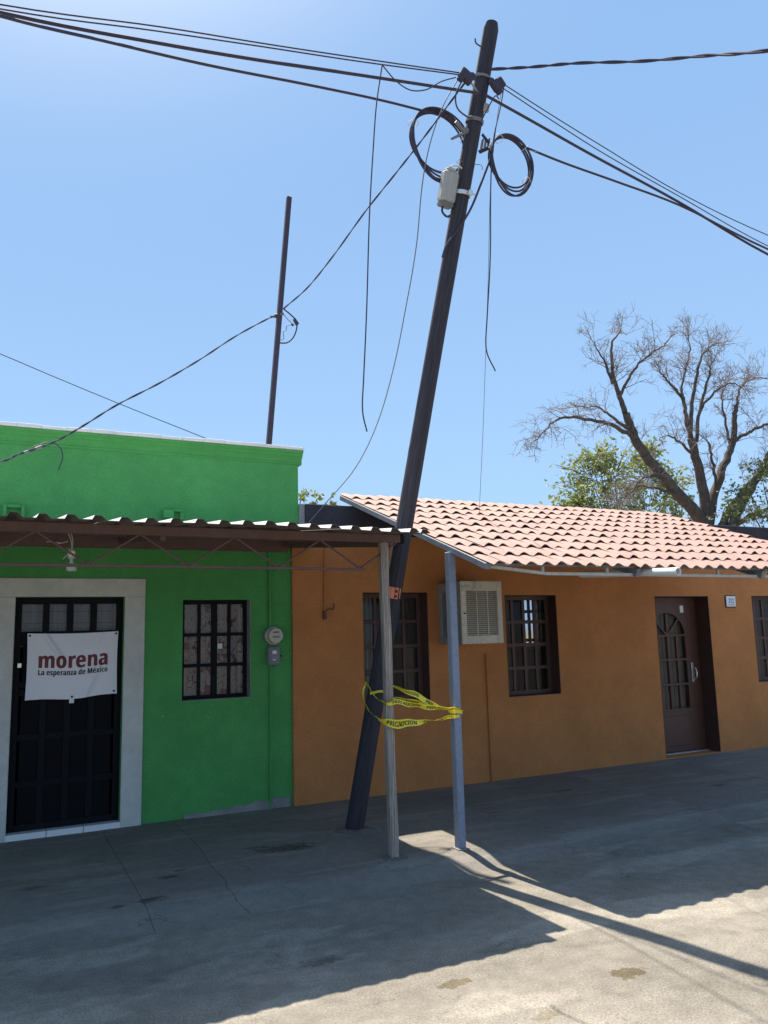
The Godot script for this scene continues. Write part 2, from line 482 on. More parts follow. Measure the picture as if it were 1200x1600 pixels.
	mat("vinyl", rgb(0.74, 0.74, 0.77), 0.42)
	mat("tape", rgb(0.84, 0.70, 0.040), 0.3)
	mats.tape.backlight_enabled = true
	mats.tape.backlight = rgb(0.30, 0.24, 0.01)
	mat("tape_ink", rgb(0.02, 0.02, 0.015), 0.4)
	mat("mark_orange", rgb(0.85, 0.27, 0.16), 0.7, plaster, 6.0)
	mat("bark", rgb(0.155, 0.125, 0.105), 0.95, grain, 1.0)
	mat("twig", rgb(0.215, 0.170, 0.145), 0.95)
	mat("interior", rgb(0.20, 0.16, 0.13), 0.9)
	mat("threshold", rgb(0.50, 0.50, 0.50), 0.4)
	mats.threshold.metallic = 0.5
	for q in [["leaf_a", 0.225, 0.255, 0.095], ["leaf_b", 0.130, 0.160, 0.065], ["leaf_c", 0.060, 0.085, 0.030], ["leaf_dry", 0.22, 0.20, 0.11]]:
		var m := mat(q[0], rgb(q[1], q[2], q[3]), 0.6)
		m.backlight_enabled = true
		m.backlight = rgb(q[1] * 0.9, q[2] * 0.9, q[3] * 0.5)
	# wood of the pole and of the prop: grain that runs along the piece
	var pole := mat("pole", rgb(0.046, 0.044, 0.062), 0.85)
	pole.albedo_texture = soft_grain
	pole.uv1_scale = Vector3(1.0, 0.35, 1)
	pole.heightmap_enabled = true
	pole.heightmap_texture = soft_grain
	pole.heightmap_scale = 0.3
	var prop := mat("prop", rgb(0.54, 0.455, 0.385), 0.9)
	prop.albedo_texture = grain
	prop.heightmap_enabled = true
	prop.heightmap_texture = grain
	prop.heightmap_scale = 0.3
	prop.uv1_triplanar = true
	prop.uv1_world_triplanar = true
	prop.uv1_scale = Vector3(7, 0.6, 7)
	# glass
	var g := mat("glass", Color(0.20, 0.20, 0.20, 0.14), 0.03)
	g.metallic_specular = 0.22
	g.transparency = BaseMaterial3D.TRANSPARENCY_ALPHA
	var g2 := mat("lamp_glass", Color(0.85, 0.88, 0.88, 0.55), 0.08)
	g2.transparency = BaseMaterial3D.TRANSPARENCY_ALPHA
	mats.street = street_material()
	mats.sidewalk = sidewalk_material(rgb(0.252, 0.241, 0.221))
	mats.sidewalk_b = mats.sidewalk.duplicate()
	mats.sidewalk_b.albedo_color = rgb(0.244, 0.233, 0.213)
	mats.curtain_print = curtain_material(true)
	mats.curtain_grey = curtain_material(false)

func street_material() -> StandardMaterial3D:
	# 6.4 m by 6.4 m of cement paving seen once: x -3.2..3.2, z 2.2..8.6
	var s := 2048
	var lo := FastNoiseLite.new()
	lo.seed = 41
	lo.frequency = 0.7
	lo.fractal_octaves = 5
	var md := FastNoiseLite.new()
	md.seed = 42
	md.frequency = 7.0
	md.fractal_octaves = 3
	# broad tone on a coarse grid, grain per pixel
	var c := 512
	var tone := PackedFloat32Array()
	tone.resize(c * c)
	var tint := PackedFloat32Array()
	tint.resize(c * c)
	var stains := [[0.22, 4.25, 0.105, 0.060, 0.46], [-0.58, 3.93, 0.10, 0.042, 0.42], [-0.39, 4.40, 0.09, 0.035, 0.22], [-1.03, 3.32, 0.12, 0.06, -0.16], [-1.35, 3.05, 0.09, 0.05, 0.10], [0.9, 5.1, 0.10, 0.05, 0.3]]
	for j in c:
		for i in c:
			var x := -3.2 + 6.4 * (i + 0.5) / c
			var z := 2.2 + 6.4 * (j + 0.5) / c
			var t := 1.0 + 0.14 * lo.get_noise_2d(x, z * 1.6) + 0.08 * md.get_noise_2d(x, z)
			# pale cement spill and smoother trowelled patches
			var w := lo.get_noise_2d(x * 0.8 + 30, z * 2.4 + 7)
			t += 0.13 * smoothstep(0.12, 0.30, w) * (0.6 + 0.8 * absf(md.get_noise_2d(x * 2, z * 2)))
			# faint wheel tracks and hose marks running along the street
			var d1 := absf(z - 4.33 - 0.16 * (x + 0.5) - 0.03 * sin(x * 5))
			t -= 0.07 * exp(-d1 * d1 / 0.0012) * smoothstep(-0.25, 0.2, md.get_noise_2d(x * 0.7, 3.0))
			var d2 := absf(z - 3.72 - 0.34 * (x + 0.1) - 0.02 * sin(x * 7))
			t -= 0.08 * exp(-d2 * d2 / 0.0009) * smoothstep(-0.2, 0.3, md.get_noise_2d(x * 0.6, 9.0))
			# cracks
			var cr := absf(lo.get_noise_2d(x * 0.9 + 100, z * 1.1 - 40))
			t -= 0.16 * exp(-cr * cr / 0.00004) * smoothstep(0.0, 0.2, lo.get_noise_2d(x + 9, z - 9))
			var st := 0.0
			for q in stains:
				var e := Vector2((x - q[0]) / q[2], (z - q[1]) / q[3]).length() + 0.55 * md.get_noise_2d(x * 2.2, z * 2.2)
				var k: float = 1.0 - smoothstep(0.85, 1.0, e)
				if q[4] > 0:
					st = maxf(st, k * q[4])
				else:
					t += k * q[4]
			tone[j * c + i] = t
			tint[j * c + i] = st
	var out := PackedByteArray()
	out.resize(s * s * 3)
	var hgt := PackedByteArray()
	hgt.resize(1024 * 1024)
	var r2 := RandomNumberGenerator.new()
	r2.seed = 77
	var g1 := grey(1024, 0.24, 51, 2)
	var g2 := grey(1024, 0.11, 52, 3, FastNoiseLite.TYPE_CELLULAR)
	for y in s:
		var jy := (y >> 2) * c
		for x in s:
			var k := jy + (x >> 2)
			var gi := (y & 1023) * 1024 + (x & 1023)
			var gi2 := ((y * 3 >> 1) & 1023) * 1024 + ((x * 3 >> 1) & 1023)
			var a := g1[gi] / 255.0
			var b := g2[gi2] / 255.0
			var t := tone[k] * (0.86 + 0.18 * a) * (0.92 + 0.11 * b)
			if a < 0.24:
				t *= 0.86
			elif a > 0.80:
				t *= 1.09
			var st := tint[k]
			var l := t * 205.0
			var o := (y * s + x) * 3
			out[o] = int(clampf(l * (1.0 - 0.42 * st), 0, 255))
			out[o + 1] = int(clampf(l * 0.975 * (1.0 - 0.50 * st), 0, 255))
			out[o + 2] = int(clampf(l * 0.93 * (1.0 - 0.66 * st), 0, 255))
	for i in 1024 * 1024:
		hgt[i] = (int(g1[i]) * 2 + int(g2[i])) / 3
	var im := Image.create_from_data(s, s, false, Image.FORMAT_RGB8, out)
	var hi := Image.create_from_data(1024, 1024, false, Image.FORMAT_L8, hgt)
	var m := StandardMaterial3D.new()
	m.albedo_color = rgb(0.415, 0.405, 0.380)
	m.albedo_texture = ImageTexture.create_from_image(im)
	m.roughness = 0.95
	m.metallic_specular = 0.2
	m.heightmap_enabled = true
	m.heightmap_texture = ImageTexture.create_from_image(hi)
	m.heightmap_scale = 0.5
	return m

func curtain_material(printed: bool) -> StandardMaterial3D:
	var s := 256
	var im := Image.create(s, s, false, Image.FORMAT_RGB8)
	var f := FastNoiseLite.new()
	f.seed = 61
	f.frequency = 0.035
	f.noise_type = FastNoiseLite.TYPE_CELLULAR
	f.cellular_return_type = FastNoiseLite.RETURN_CELL_VALUE
	var e := FastNoiseLite.new()
	e.seed = 62
	e.frequency = 0.03
	e.fractal_octaves = 2
	for y in s:
		for x in s:
			var c := Color(0.80, 0.74, 0.70)
			if printed:
				var k := f.get_noise_2d(x + 6 * e.get_noise_2d(x * 2, y * 2), y)
				var g := absf(e.get_noise_2d(x * 1.6, y * 1.6))
				if k > 0.45:
					c = Color(0.66, 0.48, 0.46)
				elif k < -0.55:
					c = Color(0.50, 0.43, 0.44)
				if g < 0.035:
					c = c.darkened(0.35)
			else:
				c = Color(0.66, 0.66, 0.66)
				if y % 64 < 3:
					c = c.darkened(0.25)
			im.set_pixel(x, y, c)
	var m := StandardMaterial3D.new()
	m.albedo_texture = ImageTexture.create_from_image(im)
	m.roughness = 0.9
	m.cull_mode = BaseMaterial3D.CULL_DISABLED
	return m

func sidewalk_material(col: Color) -> StandardMaterial3D:
	# 6.4 m by 3.2 m of trowelled concrete: x -3.2..3.2, z -0.3..2.9
	var w := 1024
	var hh := 512
	var lo := FastNoiseLite.new()
	lo.seed = 71
	lo.frequency = 0.9
	lo.fractal_octaves = 5
	var md := FastNoiseLite.new()
	md.seed = 72
	md.frequency = 9.0
	md.fractal_octaves = 3
	var fi := FastNoiseLite.new()
	fi.seed = 73
	fi.frequency = 60.0
	fi.fractal_octaves = 2
	var spots := [[-0.55, 1.34, 0.26, 0.10, 0.22], [-0.72, 1.22, 0.12, 0.06, 0.12], [-0.40, 1.42, 0.14, 0.06, 0.14], [-1.45, 1.62, 0.07, 0.03, 0.25], [-1.36, 1.50, 0.05, 0.02, 0.22], [-1.66, 2.02, 0.11, 0.05, 0.28], [-1.85, 2.05, 0.06, 0.03, 0.25], [-2.3, 1.4, 0.08, 0.04, 0.15], [0.12, 2.12, 0.22, 0.09, -0.18], [0.16, 1.12, 0.24, 0.16, -0.12], [1.5, 1.2, 0.10, 0.04, 0.14], [2.6, 0.8, 0.16, 0.05, 0.12]]
	var im := Image.create(w, hh, false, Image.FORMAT_RGB8)
	for j in hh:
		for i in w:
			var x := -3.2 + 6.4 * (i + 0.5) / w
			var z := -0.3 + 3.2 * (j + 0.5) / hh
			var t := 0.90 + 0.07 * lo.get_noise_2d(x, z * 1.5) + 0.05 * md.get_noise_2d(x, z) + 0.10 * fi.get_noise_2d(x, z)
			# dust blown into thin drifts, streaked along the street
			t += 0.10 * smoothstep(0.10, 0.35, lo.get_noise_2d(x * 0.7 + 20, z * 4.0)) * (0.5 + absf(md.get_noise_2d(x * 0.6, z * 3)))
			# hairline cracks
			var cr := absf(lo.get_noise_2d(x * 1.1 + 60, z * 1.0 + 15))
			t -= 0.20 * exp(-cr * cr / 0.00003) * smoothstep(0.05, 0.2, lo.get_noise_2d(x - 9, z + 4))
			var warm := 0.0
			for q in spots:
				var e := Vector2((x - q[0]) / q[2], (z - q[1]) / q[3]).length() + 0.6 * md.get_noise_2d(x * 1.4, z * 2.0)
				var k: float = 1.0 - smoothstep(0.45, 1.20, e)
				t -= k * q[4]
				warm = maxf(warm, k * maxf(q[4], 0))
			t = clampf(t, 0.1, 1.0)
			im.set_pixel(i, j, Color(t, t * (0.99 - 0.05 * warm), t * (0.975 - 0.12 * warm)))
	var m := StandardMaterial3D.new()
	m.albedo_color = col
	m.albedo_texture = ImageTexture.create_from_image(im)
	m.roughness = 0.95
	m.metallic_specular = 0.2
	m.heightmap_enabled = true
	m.heightmap_texture = m.albedo_texture
	m.heightmap_scale = 0.4
	return m

# ------------------------------------------------------------------ the scene
func _ready() -> void:
	rng.seed = 20240
	var cam := Camera3D.new()
	cam.name = "camera"
	cam.position = Vector3(-2.676, 1.60, 7.495)
	cam.rotation_order = EULER_ORDER_YXZ
	cam.rotation_degrees = Vector3(8.565, -26.573, -1.441)
	cam.fov = 65.24
	cam.near = 0.05
	cam.far = 600.0
	add_child(cam)
	cam.current = true
	var env := Environment.new()
	env.background_mode = Environment.BG_SKY
	var sm := ProceduralSkyMaterial.new()
	sm.sky_top_color = Color(0.425, 0.548, 0.70)
	sm.sky_horizon_color = Color(0.56, 0.68, 0.80)
	sm.sky_curve = 0.22
	sm.ground_horizon_color = Color(0.60, 0.62, 0.62)
	sm.ground_bottom_color = Color(0.40, 0.38, 0.35)
	sm.sun_angle_max = 62.0
	sm.sun_curve = 0.235
	var sky := Sky.new()
	sky.sky_material = sm
	env.sky = sky
	env.tonemap_mode = Environment.TONE_MAPPER_LINEAR
	env.tonemap_exposure = 1.95
	env.sdfgi_enabled = true
	env.ssao_enabled = true
	env.ssil_enabled = true
	var we := WorldEnvironment.new()
	we.name = "world"
	we.environment = env
	add_child(we)
	var sun := DirectionalLight3D.new()
	sun.name = "sun"
	sun.light_energy = 1.6
	sun.light_color = Color(1.0, 0.955, 0.89)
	sun.light_angular_distance = 0.5
	sun.shadow_enabled = true
	add_child(sun)
	sun.look_at_from_position(Vector3.ZERO, Vector3(0.048, -1.0, 0.50), Vector3.UP)

	make_materials()
	make_ground()
	make_green_house()
	make_orange_house()
	make_metal_porch()
	make_tile_porch()
	make_pole()
	make_wires()
	make_green_house_things()
	make_orange_house_things()
	make_tape()
	make_trees()

# ------------------------------------------------------------------ ground
func kerb(z: float, x: float) -> float:
	# the pavement rounds off into the street
	var w := 0.012 * sin(x * 2.1) + 0.008 * sin(x * 5.7 + 1.0)
	var e := 2.06 + 0.04 * sin(x * 0.9 + 2.0) + w
	return -0.015 * z - 0.058 * smoothstep(e, e + 0.38, z) - 0.03 * smoothstep(2.46, 2.56, z) + 0.002 * sin(x * 9.0) * sin(z * 7.0)

func make_ground() -> void:
	var g := mb()
	g.quad(Vector3(-300, -0.30, 300), Vector3(300, -0.30, 300), Vector3(300, -0.30, -300), Vector3(-300, -0.30, -300), Vector3.UP)
	structure("ground", g, mats.ground, "bare earth reaching out behind the houses to the horizon", "ground")
	var st := mb()
	var f := FastNoiseLite.new()
	f.seed = 8
	f.frequency = 1.1
	var xs := []
	var zs := []
	for i in 81:
		xs.append(-4.0 + 0.1 * i)
	for e in [-9.0, -30.0, -90.0]:
		xs.push_front(e)
	for e in [6.0, 10.0, 30.0, 90.0]:
		xs.append(e)
	for j in 41:
		zs.append(2.25 + 0.1 * j)
	for e in [8.0, 14.0, 40.0, 120.0]:
		zs.append(e)
	var k0 := st.v.size()
	for z in zs:
		for x in xs:
			var y := -0.092 + 0.02 * smoothstep(2.6, 4.2, z) + 0.006 * f.get_noise_2d(x, z)
			st.v.append(Vector3(x, y, z))
			st.n.append(Vector3(0.006 * (f.get_noise_2d(x - 0.05, z) - f.get_noise_2d(x + 0.05, z)) / 0.1, 1, 0.006 * (f.get_noise_2d(x, z - 0.05) - f.get_noise_2d(x, z + 0.05)) / 0.1).normalized())
			st.t.append(Vector2((x + 3.2) / 6.4, (z - 2.2) / 6.4))
	var w: int = xs.size()
	for j in zs.size() - 1:
		for i in w - 1:
			var a := k0 + j * w + i
			st.ix.append_array([a, a + 1, a + w, a + 1, a + w + 1, a + w])
	structure("street", st, mats.street, "pale rough cement street half in the shadow of the roofs", "street")
	# pavement: a bed and its cast slabs
	var bed := boxmb(Vector3(-40, -0.29, -0.01), Vector3(40, -0.040, 2.12))
	var sw := structure("sidewalk", bed, mats.cement, "grey cast concrete pavement in front of the two houses", "pavement")
	var cuts := [-40.0, -9.0, -5.6, -3.55, -1.70, -1.12, -0.02, 4.75, 9.7, 12.0, 40.0]
	for i in cuts.size() - 1:
		var s := mb()
		var x0: float = cuts[i] + 0.0015
		var x1: float = cuts[i + 1] - 0.0015
		var n := int(clampf((x1 - x0) / 0.1, 2, 30))
		var zz := [0.0, 0.5, 1.0, 1.5, 1.9, 2.02, 2.08, 2.14, 2.2, 2.26, 2.32, 2.38, 2.46, 2.55]
		var sk := func(u: float, q: float) -> Vector3:
			var x: float = lerpf(x0, x1, u)
			# slabs 3 and 4 meet along a ragged crack
			if i == 3 or i == 4:
				var jag := 0.035 * sin(q * 2.3) + 0.012 * sin(q * 11.0) + 0.008 * sin(q * 27.0)
				if i == 4:
					x += jag * u
			if i == 5:
				x += (0.035 * sin(q * 2.3) + 0.012 * sin(q * 11.0) + 0.008 * sin(q * 27.0)) * (1.0 - u)
			if i == 3:
				x += 0.05 * q * (1.0 - u) * 0.0
			return Vector3(x, kerb(q, x) + 0.0015 * (i % 3 - 1), q)
		var k := s.v.size()
		for z in zz:
			for a in n + 1:
				var u := float(a) / n
				var p: Vector3 = sk.call(u, z)
				var dz: Vector3 = sk.call(u, z + 0.01) - sk.call(u, z - 0.01)
				s.v.append(p)
				s.n.append(dz.cross(Vector3.RIGHT).normalized())
				s.t.append(Vector2((p.x + 3.2) / 6.4, (p.z + 0.3) / 3.2))
		for b in zz.size() - 1:
			for a in n:
				var q0 := k + b * (n + 1) + a
				s.ix.append_array([q0, q0 + 1, q0 + n + 1, q0 + 1, q0 + n + 2, q0 + n + 1])
		for b in zz.size() - 1:
			for u in [0.0, 1.0]:
				var p0: Vector3 = sk.call(u, zz[b])
				var p1: Vector3 = sk.call(u, zz[b + 1])
				s.quad(p0, p1, p1 - Vector3(0, 0.09, 0), p0 - Vector3(0, 0.09, 0), Vector3(u * 2 - 1, 0, 0))
		part("slab", s, mats.sidewalk if i % 2 else mats.sidewalk_b, sw)
	# rough concrete thrown round the foot of the pole
	for q in [[0.165, 1.125, 0.19, 0.026, 3], [0.095, 1.985, 0.11, 0.014, 8]]:
		var c := mb()
		var r := RandomNumberGenerator.new()
		r.seed = q[4]
		var rim := []
		var mid := []
		for k in 22:
			var a := TAU * k / 22
			var e: float = q[2] * r.randf_range(0.82, 1.15)
			var o := Vector3(cos(a) * e, 0, sin(a) * e * 0.8)
			var fo := Vector3(q[0], kerb(q[1] + o.z, q[0] + o.x) - 0.004, q[1])
			rim.append(fo + o)
			mid.append(fo + o * 0.62 + Vector3(0, q[3] * r.randf_range(0.6, 1.1), 0))
		for k in 22:
			var k2 := (k + 1) % 22
			c.quad(rim[k], rim[k2], mid[k2], mid[k], Vector3.UP)
			c.tri(mid[k], mid[k2], Vector3(q[0], kerb(q[1], q[0]) + q[3] * 0.9, q[1]), Vector3.UP)
		part("concrete_patch", c, mats.sidewalk_rough, sw)

# ------------------------------------------------------------------ houses
func grid_window(parent: Node3D, called: String, x0: float, x1: float, y0: float, y1: float, z: float, xs: Array, ys: Array, m: Material, fw: float, bw: float, thick := [], skip_glass := false) -> MeshInstance3D:
	# frame as the part; bars and panes as sub-parts
	var fr := mb()
	var d := 0.035
	fr.box(Vector3(x0, y0, z - d), Vector3(x0 + fw, y1, z), 0.003)
	fr.box(Vector3(x1 - fw, y0, z - d), Vector3(x1, y1, z), 0.003)
	fr.box(Vector3(x0 + fw, y1 - fw, z - d), Vector3(x1 - fw, y1, z), 0.003)
	fr.box(Vector3(x0 + fw, y0, z - d), Vector3(x1 - fw, y0 + fw, z), 0.003)
	var w := part(called, fr, m, parent)
	for i in xs.size():
		var b: float = bw * (1.9 if i in thick else 1.0)
		part("mullion", boxmb(Vector3(xs[i] - b * 0.5, y0 + fw, z - d + 0.004), Vector3(xs[i] + b * 0.5, y1 - fw, z - 0.005), 0.003), m, w)
	for y in ys:
		part("glazing_bar", boxmb(Vector3(x0 + fw, y - bw * 0.5, z - d + 0.006), Vector3(x1 - fw, y + bw * 0.5, z - 0.008), 0.003), m, w)
	if not skip_glass:
		var ex := [x0 + fw] + xs + [x1 - fw]
		var ey := [y0 + fw] + ys + [y1 - fw]
		for i in ex.size() - 1:
			for j in ey.size() - 1:
				part("pane", boxmb(Vector3(ex[i] + 0.001, ey[j] + 0.001, z - 0.024), Vector3(ex[i + 1] - 0.001, ey[j + 1] - 0.001, z - 0.020)), mats.glass, w)
	return w

func spread(a: float, b: float, n: int) -> Array:
	var r := []
	for i in n - 1:
		r.append(lerpf(a, b, float(i + 1) / n))
	return r

func curtain(x0: float, x1: float, y0: float, y1: float, z: float, waves: float, amp: float) -> MB:
	var c := mb()
	c.sheet(func(u: float, w: float) -> Vector3:
		return Vector3(lerpf(x0, x1, u), lerpf(y0, y1, w), z + amp * sin(u * waves * TAU + 0.6 * sin(w * 3.0)) + amp * 0.4 * sin(u * waves * 2.7 * TAU + 1.0)), 60, 6)
	return c

func make_green_house() -> void:
	var h := thing("green_house", "bright green plastered house with white door surround and banner on its door", "house", Vector3(-3.9, 0, -2.0))
	var wl := mb()
	wl.wall(-8.0, 0.11, -0.1, 3.30, 0.0, -0.22, [[-2.44, -1.55, 0.045, 1.975], [-1.03, -0.385, 1.025, 1.945]])
	part("wall", wl, mats.green, h)
	var rest := mb()
	rest.box(Vector3(-8.0, -0.1, -6.0), Vector3(-7.8, 3.30, -0.22))
	rest.box(Vector3(-0.11, -0.1, -6.0), Vector3(0.109, 3.30, -0.22))
	rest.box(Vector3(-7.8, -0.1, -6.0), Vector3(-0.11, 3.30, -5.8))
	part("side_wall", rest, mats.green_trim, h)
	part("roof", boxmb(Vector3(-7.8, 2.75, -5.8), Vector3(-0.11, 2.93, -0.22)), mats.cement, h)
	part("floor", boxmb(Vector3(-7.8, -0.1, -5.8), Vector3(-0.11, 0.02, -0.22)), mats.cement, h)
	# moulded cornice and its white-washed coping
	var prof := [Vector2(-0.24, 3.30), Vector2(0.004, 3.30), Vector2(0.012, 3.305), Vector2(0.016, 3.318), Vector2(0.010, 3.326), Vector2(0.012, 3.345), Vector2(0.030, 3.372), Vector2(0.046, 3.386), Vector2(0.048, 3.402), Vector2(0.068, 3.418), Vector2(0.072, 3.438), Vector2(-0.24, 3.438)]
	var co := mb()
	for i in prof.size() - 1:
		var a: Vector2 = prof[i]
		var b: Vector2 = prof[i + 1]
		for k in 54:
			var xa := lerpf(-8.0, 0.145, k / 54.0)
			var xb := lerpf(-8.0, 0.145, (k + 1) / 54.0)
			var wa := 0.006 * sin(xa * 1.7) + 0.003 * sin(xa * 6.1)
			var wb := 0.006 * sin(xb * 1.7) + 0.003 * sin(xb * 6.1)
			var ka := 0.0 if i == 0 else 0.5
			var kb := 0.0 if i == prof.size() - 2 else 0.5
			co.quad(Vector3(xa, a.y, a.x + wa * ka), Vector3(xb, a.y, a.x + wb * ka), Vector3(xb, b.y, b.x + wb * kb), Vector3(xa, b.y, b.x + wa * kb), Vector3(0, b.x - a.x if i > 9 else -0.2, 1))
	for i in prof.size() - 1:
		co.tri(Vector3(0.145, 3.38, -0.2), Vector3(0.145, prof[i].y, prof[i].x), Vector3(0.145, prof[i + 1].y, prof[i + 1].x), Vector3.RIGHT)
	co.quad(Vector3(-8.0, 3.30, -0.24), Vector3(0.145, 3.30, -0.24), Vector3(0.145, 3.438, -0.24), Vector3(-8.0, 3.438, -0.24), Vector3(0, 0, -1))
	part("cornice", co, mats.green_trim, h)
	var cp := mb()
	for k in 40:
		var xa := lerpf(-8.0, 0.152, k / 40.0)
		var xb := lerpf(-8.0, 0.152, (k + 1) / 40.0)
		var d := 0.003 * sin(k * 2.4) + 0.002 * sin(k * 5.1)
		cp.box(Vector3(xa, 3.441, -0.25), Vector3(xb, 3.474 + d, 0.082 + d), 0.004)
	part("coping", cp, mats.coping, h)
	# white surround of the door
	var su := mb()
	su.box(Vector3(-2.70, -0.02, 0.0005), Vector3(-2.44, 1.975, 0.022), 0.006)
	su.box(Vector3(-1.55, -0.02, 0.0005), Vector3(-1.372, 1.975, 0.022), 0.006)
	su.box(Vector3(-2.70, 1.9752, 0.0005), Vector3(-1.372, 2.138, 0.0222), 0.006)
	part("door_surround", su, mats.white_trim, h)
	# metal door: dark frame with four columns of small panes
	var zd := -0.075
	var d0 := grid_window(h, "door", -2.438, -1.552, 0.047, 1.972, zd, spread(-2.385, -1.605, 4), [0.42, 0.80, 1.17, 1.235, 1.60, 1.655], mats.black_iron, 0.055, 0.055, [], true)
	d0.set_meta("label", "black iron door with small panes in its top row")
	var ex := [-2.383] + spread(-2.385, -1.605, 4) + [-1.607]
	for i in 4:
		part("pane", boxmb(Vector3(ex[i] + 0.02, 1.68, zd - 0.024), Vector3(ex[i + 1] - 0.02, 1.918, zd - 0.020)), mats.glass, d0)
		for q in [[0.10, 0.40], [0.44, 0.78], [0.82, 1.15], [1.26, 1.58]]:
			part("panel", boxmb(Vector3(ex[i] + 0.02, q[0], zd - 0.026), Vector3(ex[i + 1] - 0.02, q[1], zd - 0.018), 0.002), mats.black_panel, d0)
	part("curtain", curtain(-2.40, -1.59, 1.55, 1.96, zd - 0.10, 9.0, 0.010), mats.curtain_grey, d0)
	part("lock", boxmb(Vector3(-2.405, 1.38, zd + 0.0005), Vector3(-2.37, 1.42, zd + 0.018), 0.003), mats.steel_bright, d0)
	# tiled step
	var sx := [-2.455, -2.135, -1.845, -1.545]
	var stp := part("door_step", boxmb(Vector3(-2.45, -0.05, -0.20), Vector3(-1.55, 0.040, 0.012)), mats.cement, h)
	for i in 3:
		part("tile", boxmb(Vector3(sx[i] + 0.003, -0.03, 0.0125), Vector3(sx[i + 1] - 0.003, 0.044, 0.022), 0.002), mats.tile_white, stp)
		part("tile", boxmb(Vector3(maxf(sx[i], -2.438) + 0.003, 0.0405, -0.10), Vector3(minf(sx[i + 1], -1.552) - 0.003, 0.0455, 0.0120), 0.0015), mats.tile_white, stp)
	# window
	var zw := -0.10
	var wn := grid_window(h, "window", -1.028, -0.387, 1.027, 1.943, zw, spread(-0.995, -0.42, 4), [1.338, 1.622], mats.black_iron, 0.036, 0.030, [1])
	part("curtain", curtain(-1.03, -0.385, 1.02, 1.95, zw - 0.07, 4.0, 0.012), mats.curtain_print, wn)
	part("paper_note", boxmb(Vector3(-0.672, 1.487, zw - 0.0195), Vector3(-0.628, 1.535, zw - 0.018)), mats.paper, wn, "small white paper stuck to the glass")
	var rv := mb()
	rv.box(Vector3(-0.392, 1.03, zw + 0.001), Vector3(-0.3855, 1.9445, 0.003))
	rv.box(Vector3(-1.029, 1.0255, zw + 0.001), Vector3(-0.392, 1.032, 0.004))
	part("window_reveal", rv, mats.cement, h, "bare grey plaster edge of the window opening")
	# bare cement along the foot of the wall
	var pl := mb()
	var prev := 0.035
	for k in 18:
		var xa := -1.0 + k * 0.0555
		var nxt := 0.03 + 0.055 * smoothstep(0.0, 17.0, k) + 0.014 * sin(k * 1.9) + 0.008 * sin(k * 4.3)
		pl.quad(Vector3(xa, -0.02, 0.022), Vector3(xa + 0.0555, -0.02, 0.022), Vector3(xa + 0.0555, nxt, 0.008), Vector3(xa, prev, 0.008), Vector3(0, 0, 1))
		pl.quad(Vector3(xa, prev, 0.008), Vector3(xa + 0.0555, nxt, 0.008), Vector3(xa + 0.0555, nxt + 0.004, -0.001), Vector3(xa, prev + 0.004, -0.001), Vector3(0, 1, 0.3))
		prev = nxt
	part("plinth", pl, mats.cement, h, "bare cement strip at the foot of the green wall")
	for q in [[-1.205, 0.905, 0.012, 0.004], [-0.79, 0.865, 0.006, 0.004], [-2.62, 0.02, 0.02, 0.006]]:
		part("paint_chip", boxmb(Vector3(q[0], q[1], 0.0005), Vector3(q[0] + q[2], q[1] + q[3], 0.0025), 0.001), mats.paper, h)
	# two drain spouts through the parapet
	part("drain_spout", boxmb(Vector3(-1.235, 2.695, 0.0), Vector3(-1.135, 2.775, 0.07), 0.008), mats.green_trim, h)
	var sp := mb()
	sp.box(Vector3(-1.075, 2.69, 0.0), Vector3(-1.04, 2.77, 0.035), 0.004)
	sp.box(Vector3(-1.135, 2.762, 0.0), Vector3(-1.045, 2.785, 0.05), 0.004)
	part("drain_hood", sp, mats.green_trim, h)
	var s2 := mb()
	s2.box(Vector3(-2.575, 2.66, 0.0), Vector3(-2.54, 2.765, 0.05), 0.006)
	s2.box(Vector3(-2.43, 2.64, 0.0), Vector3(-2.40, 2.765, 0.05), 0.006)
	s2.box(Vector3(-2.54, 2.735, 0.0), Vector3(-2.43, 2.765, 0.05), 0.006)
	part("drain_spout", s2, mats.green_trim, h)

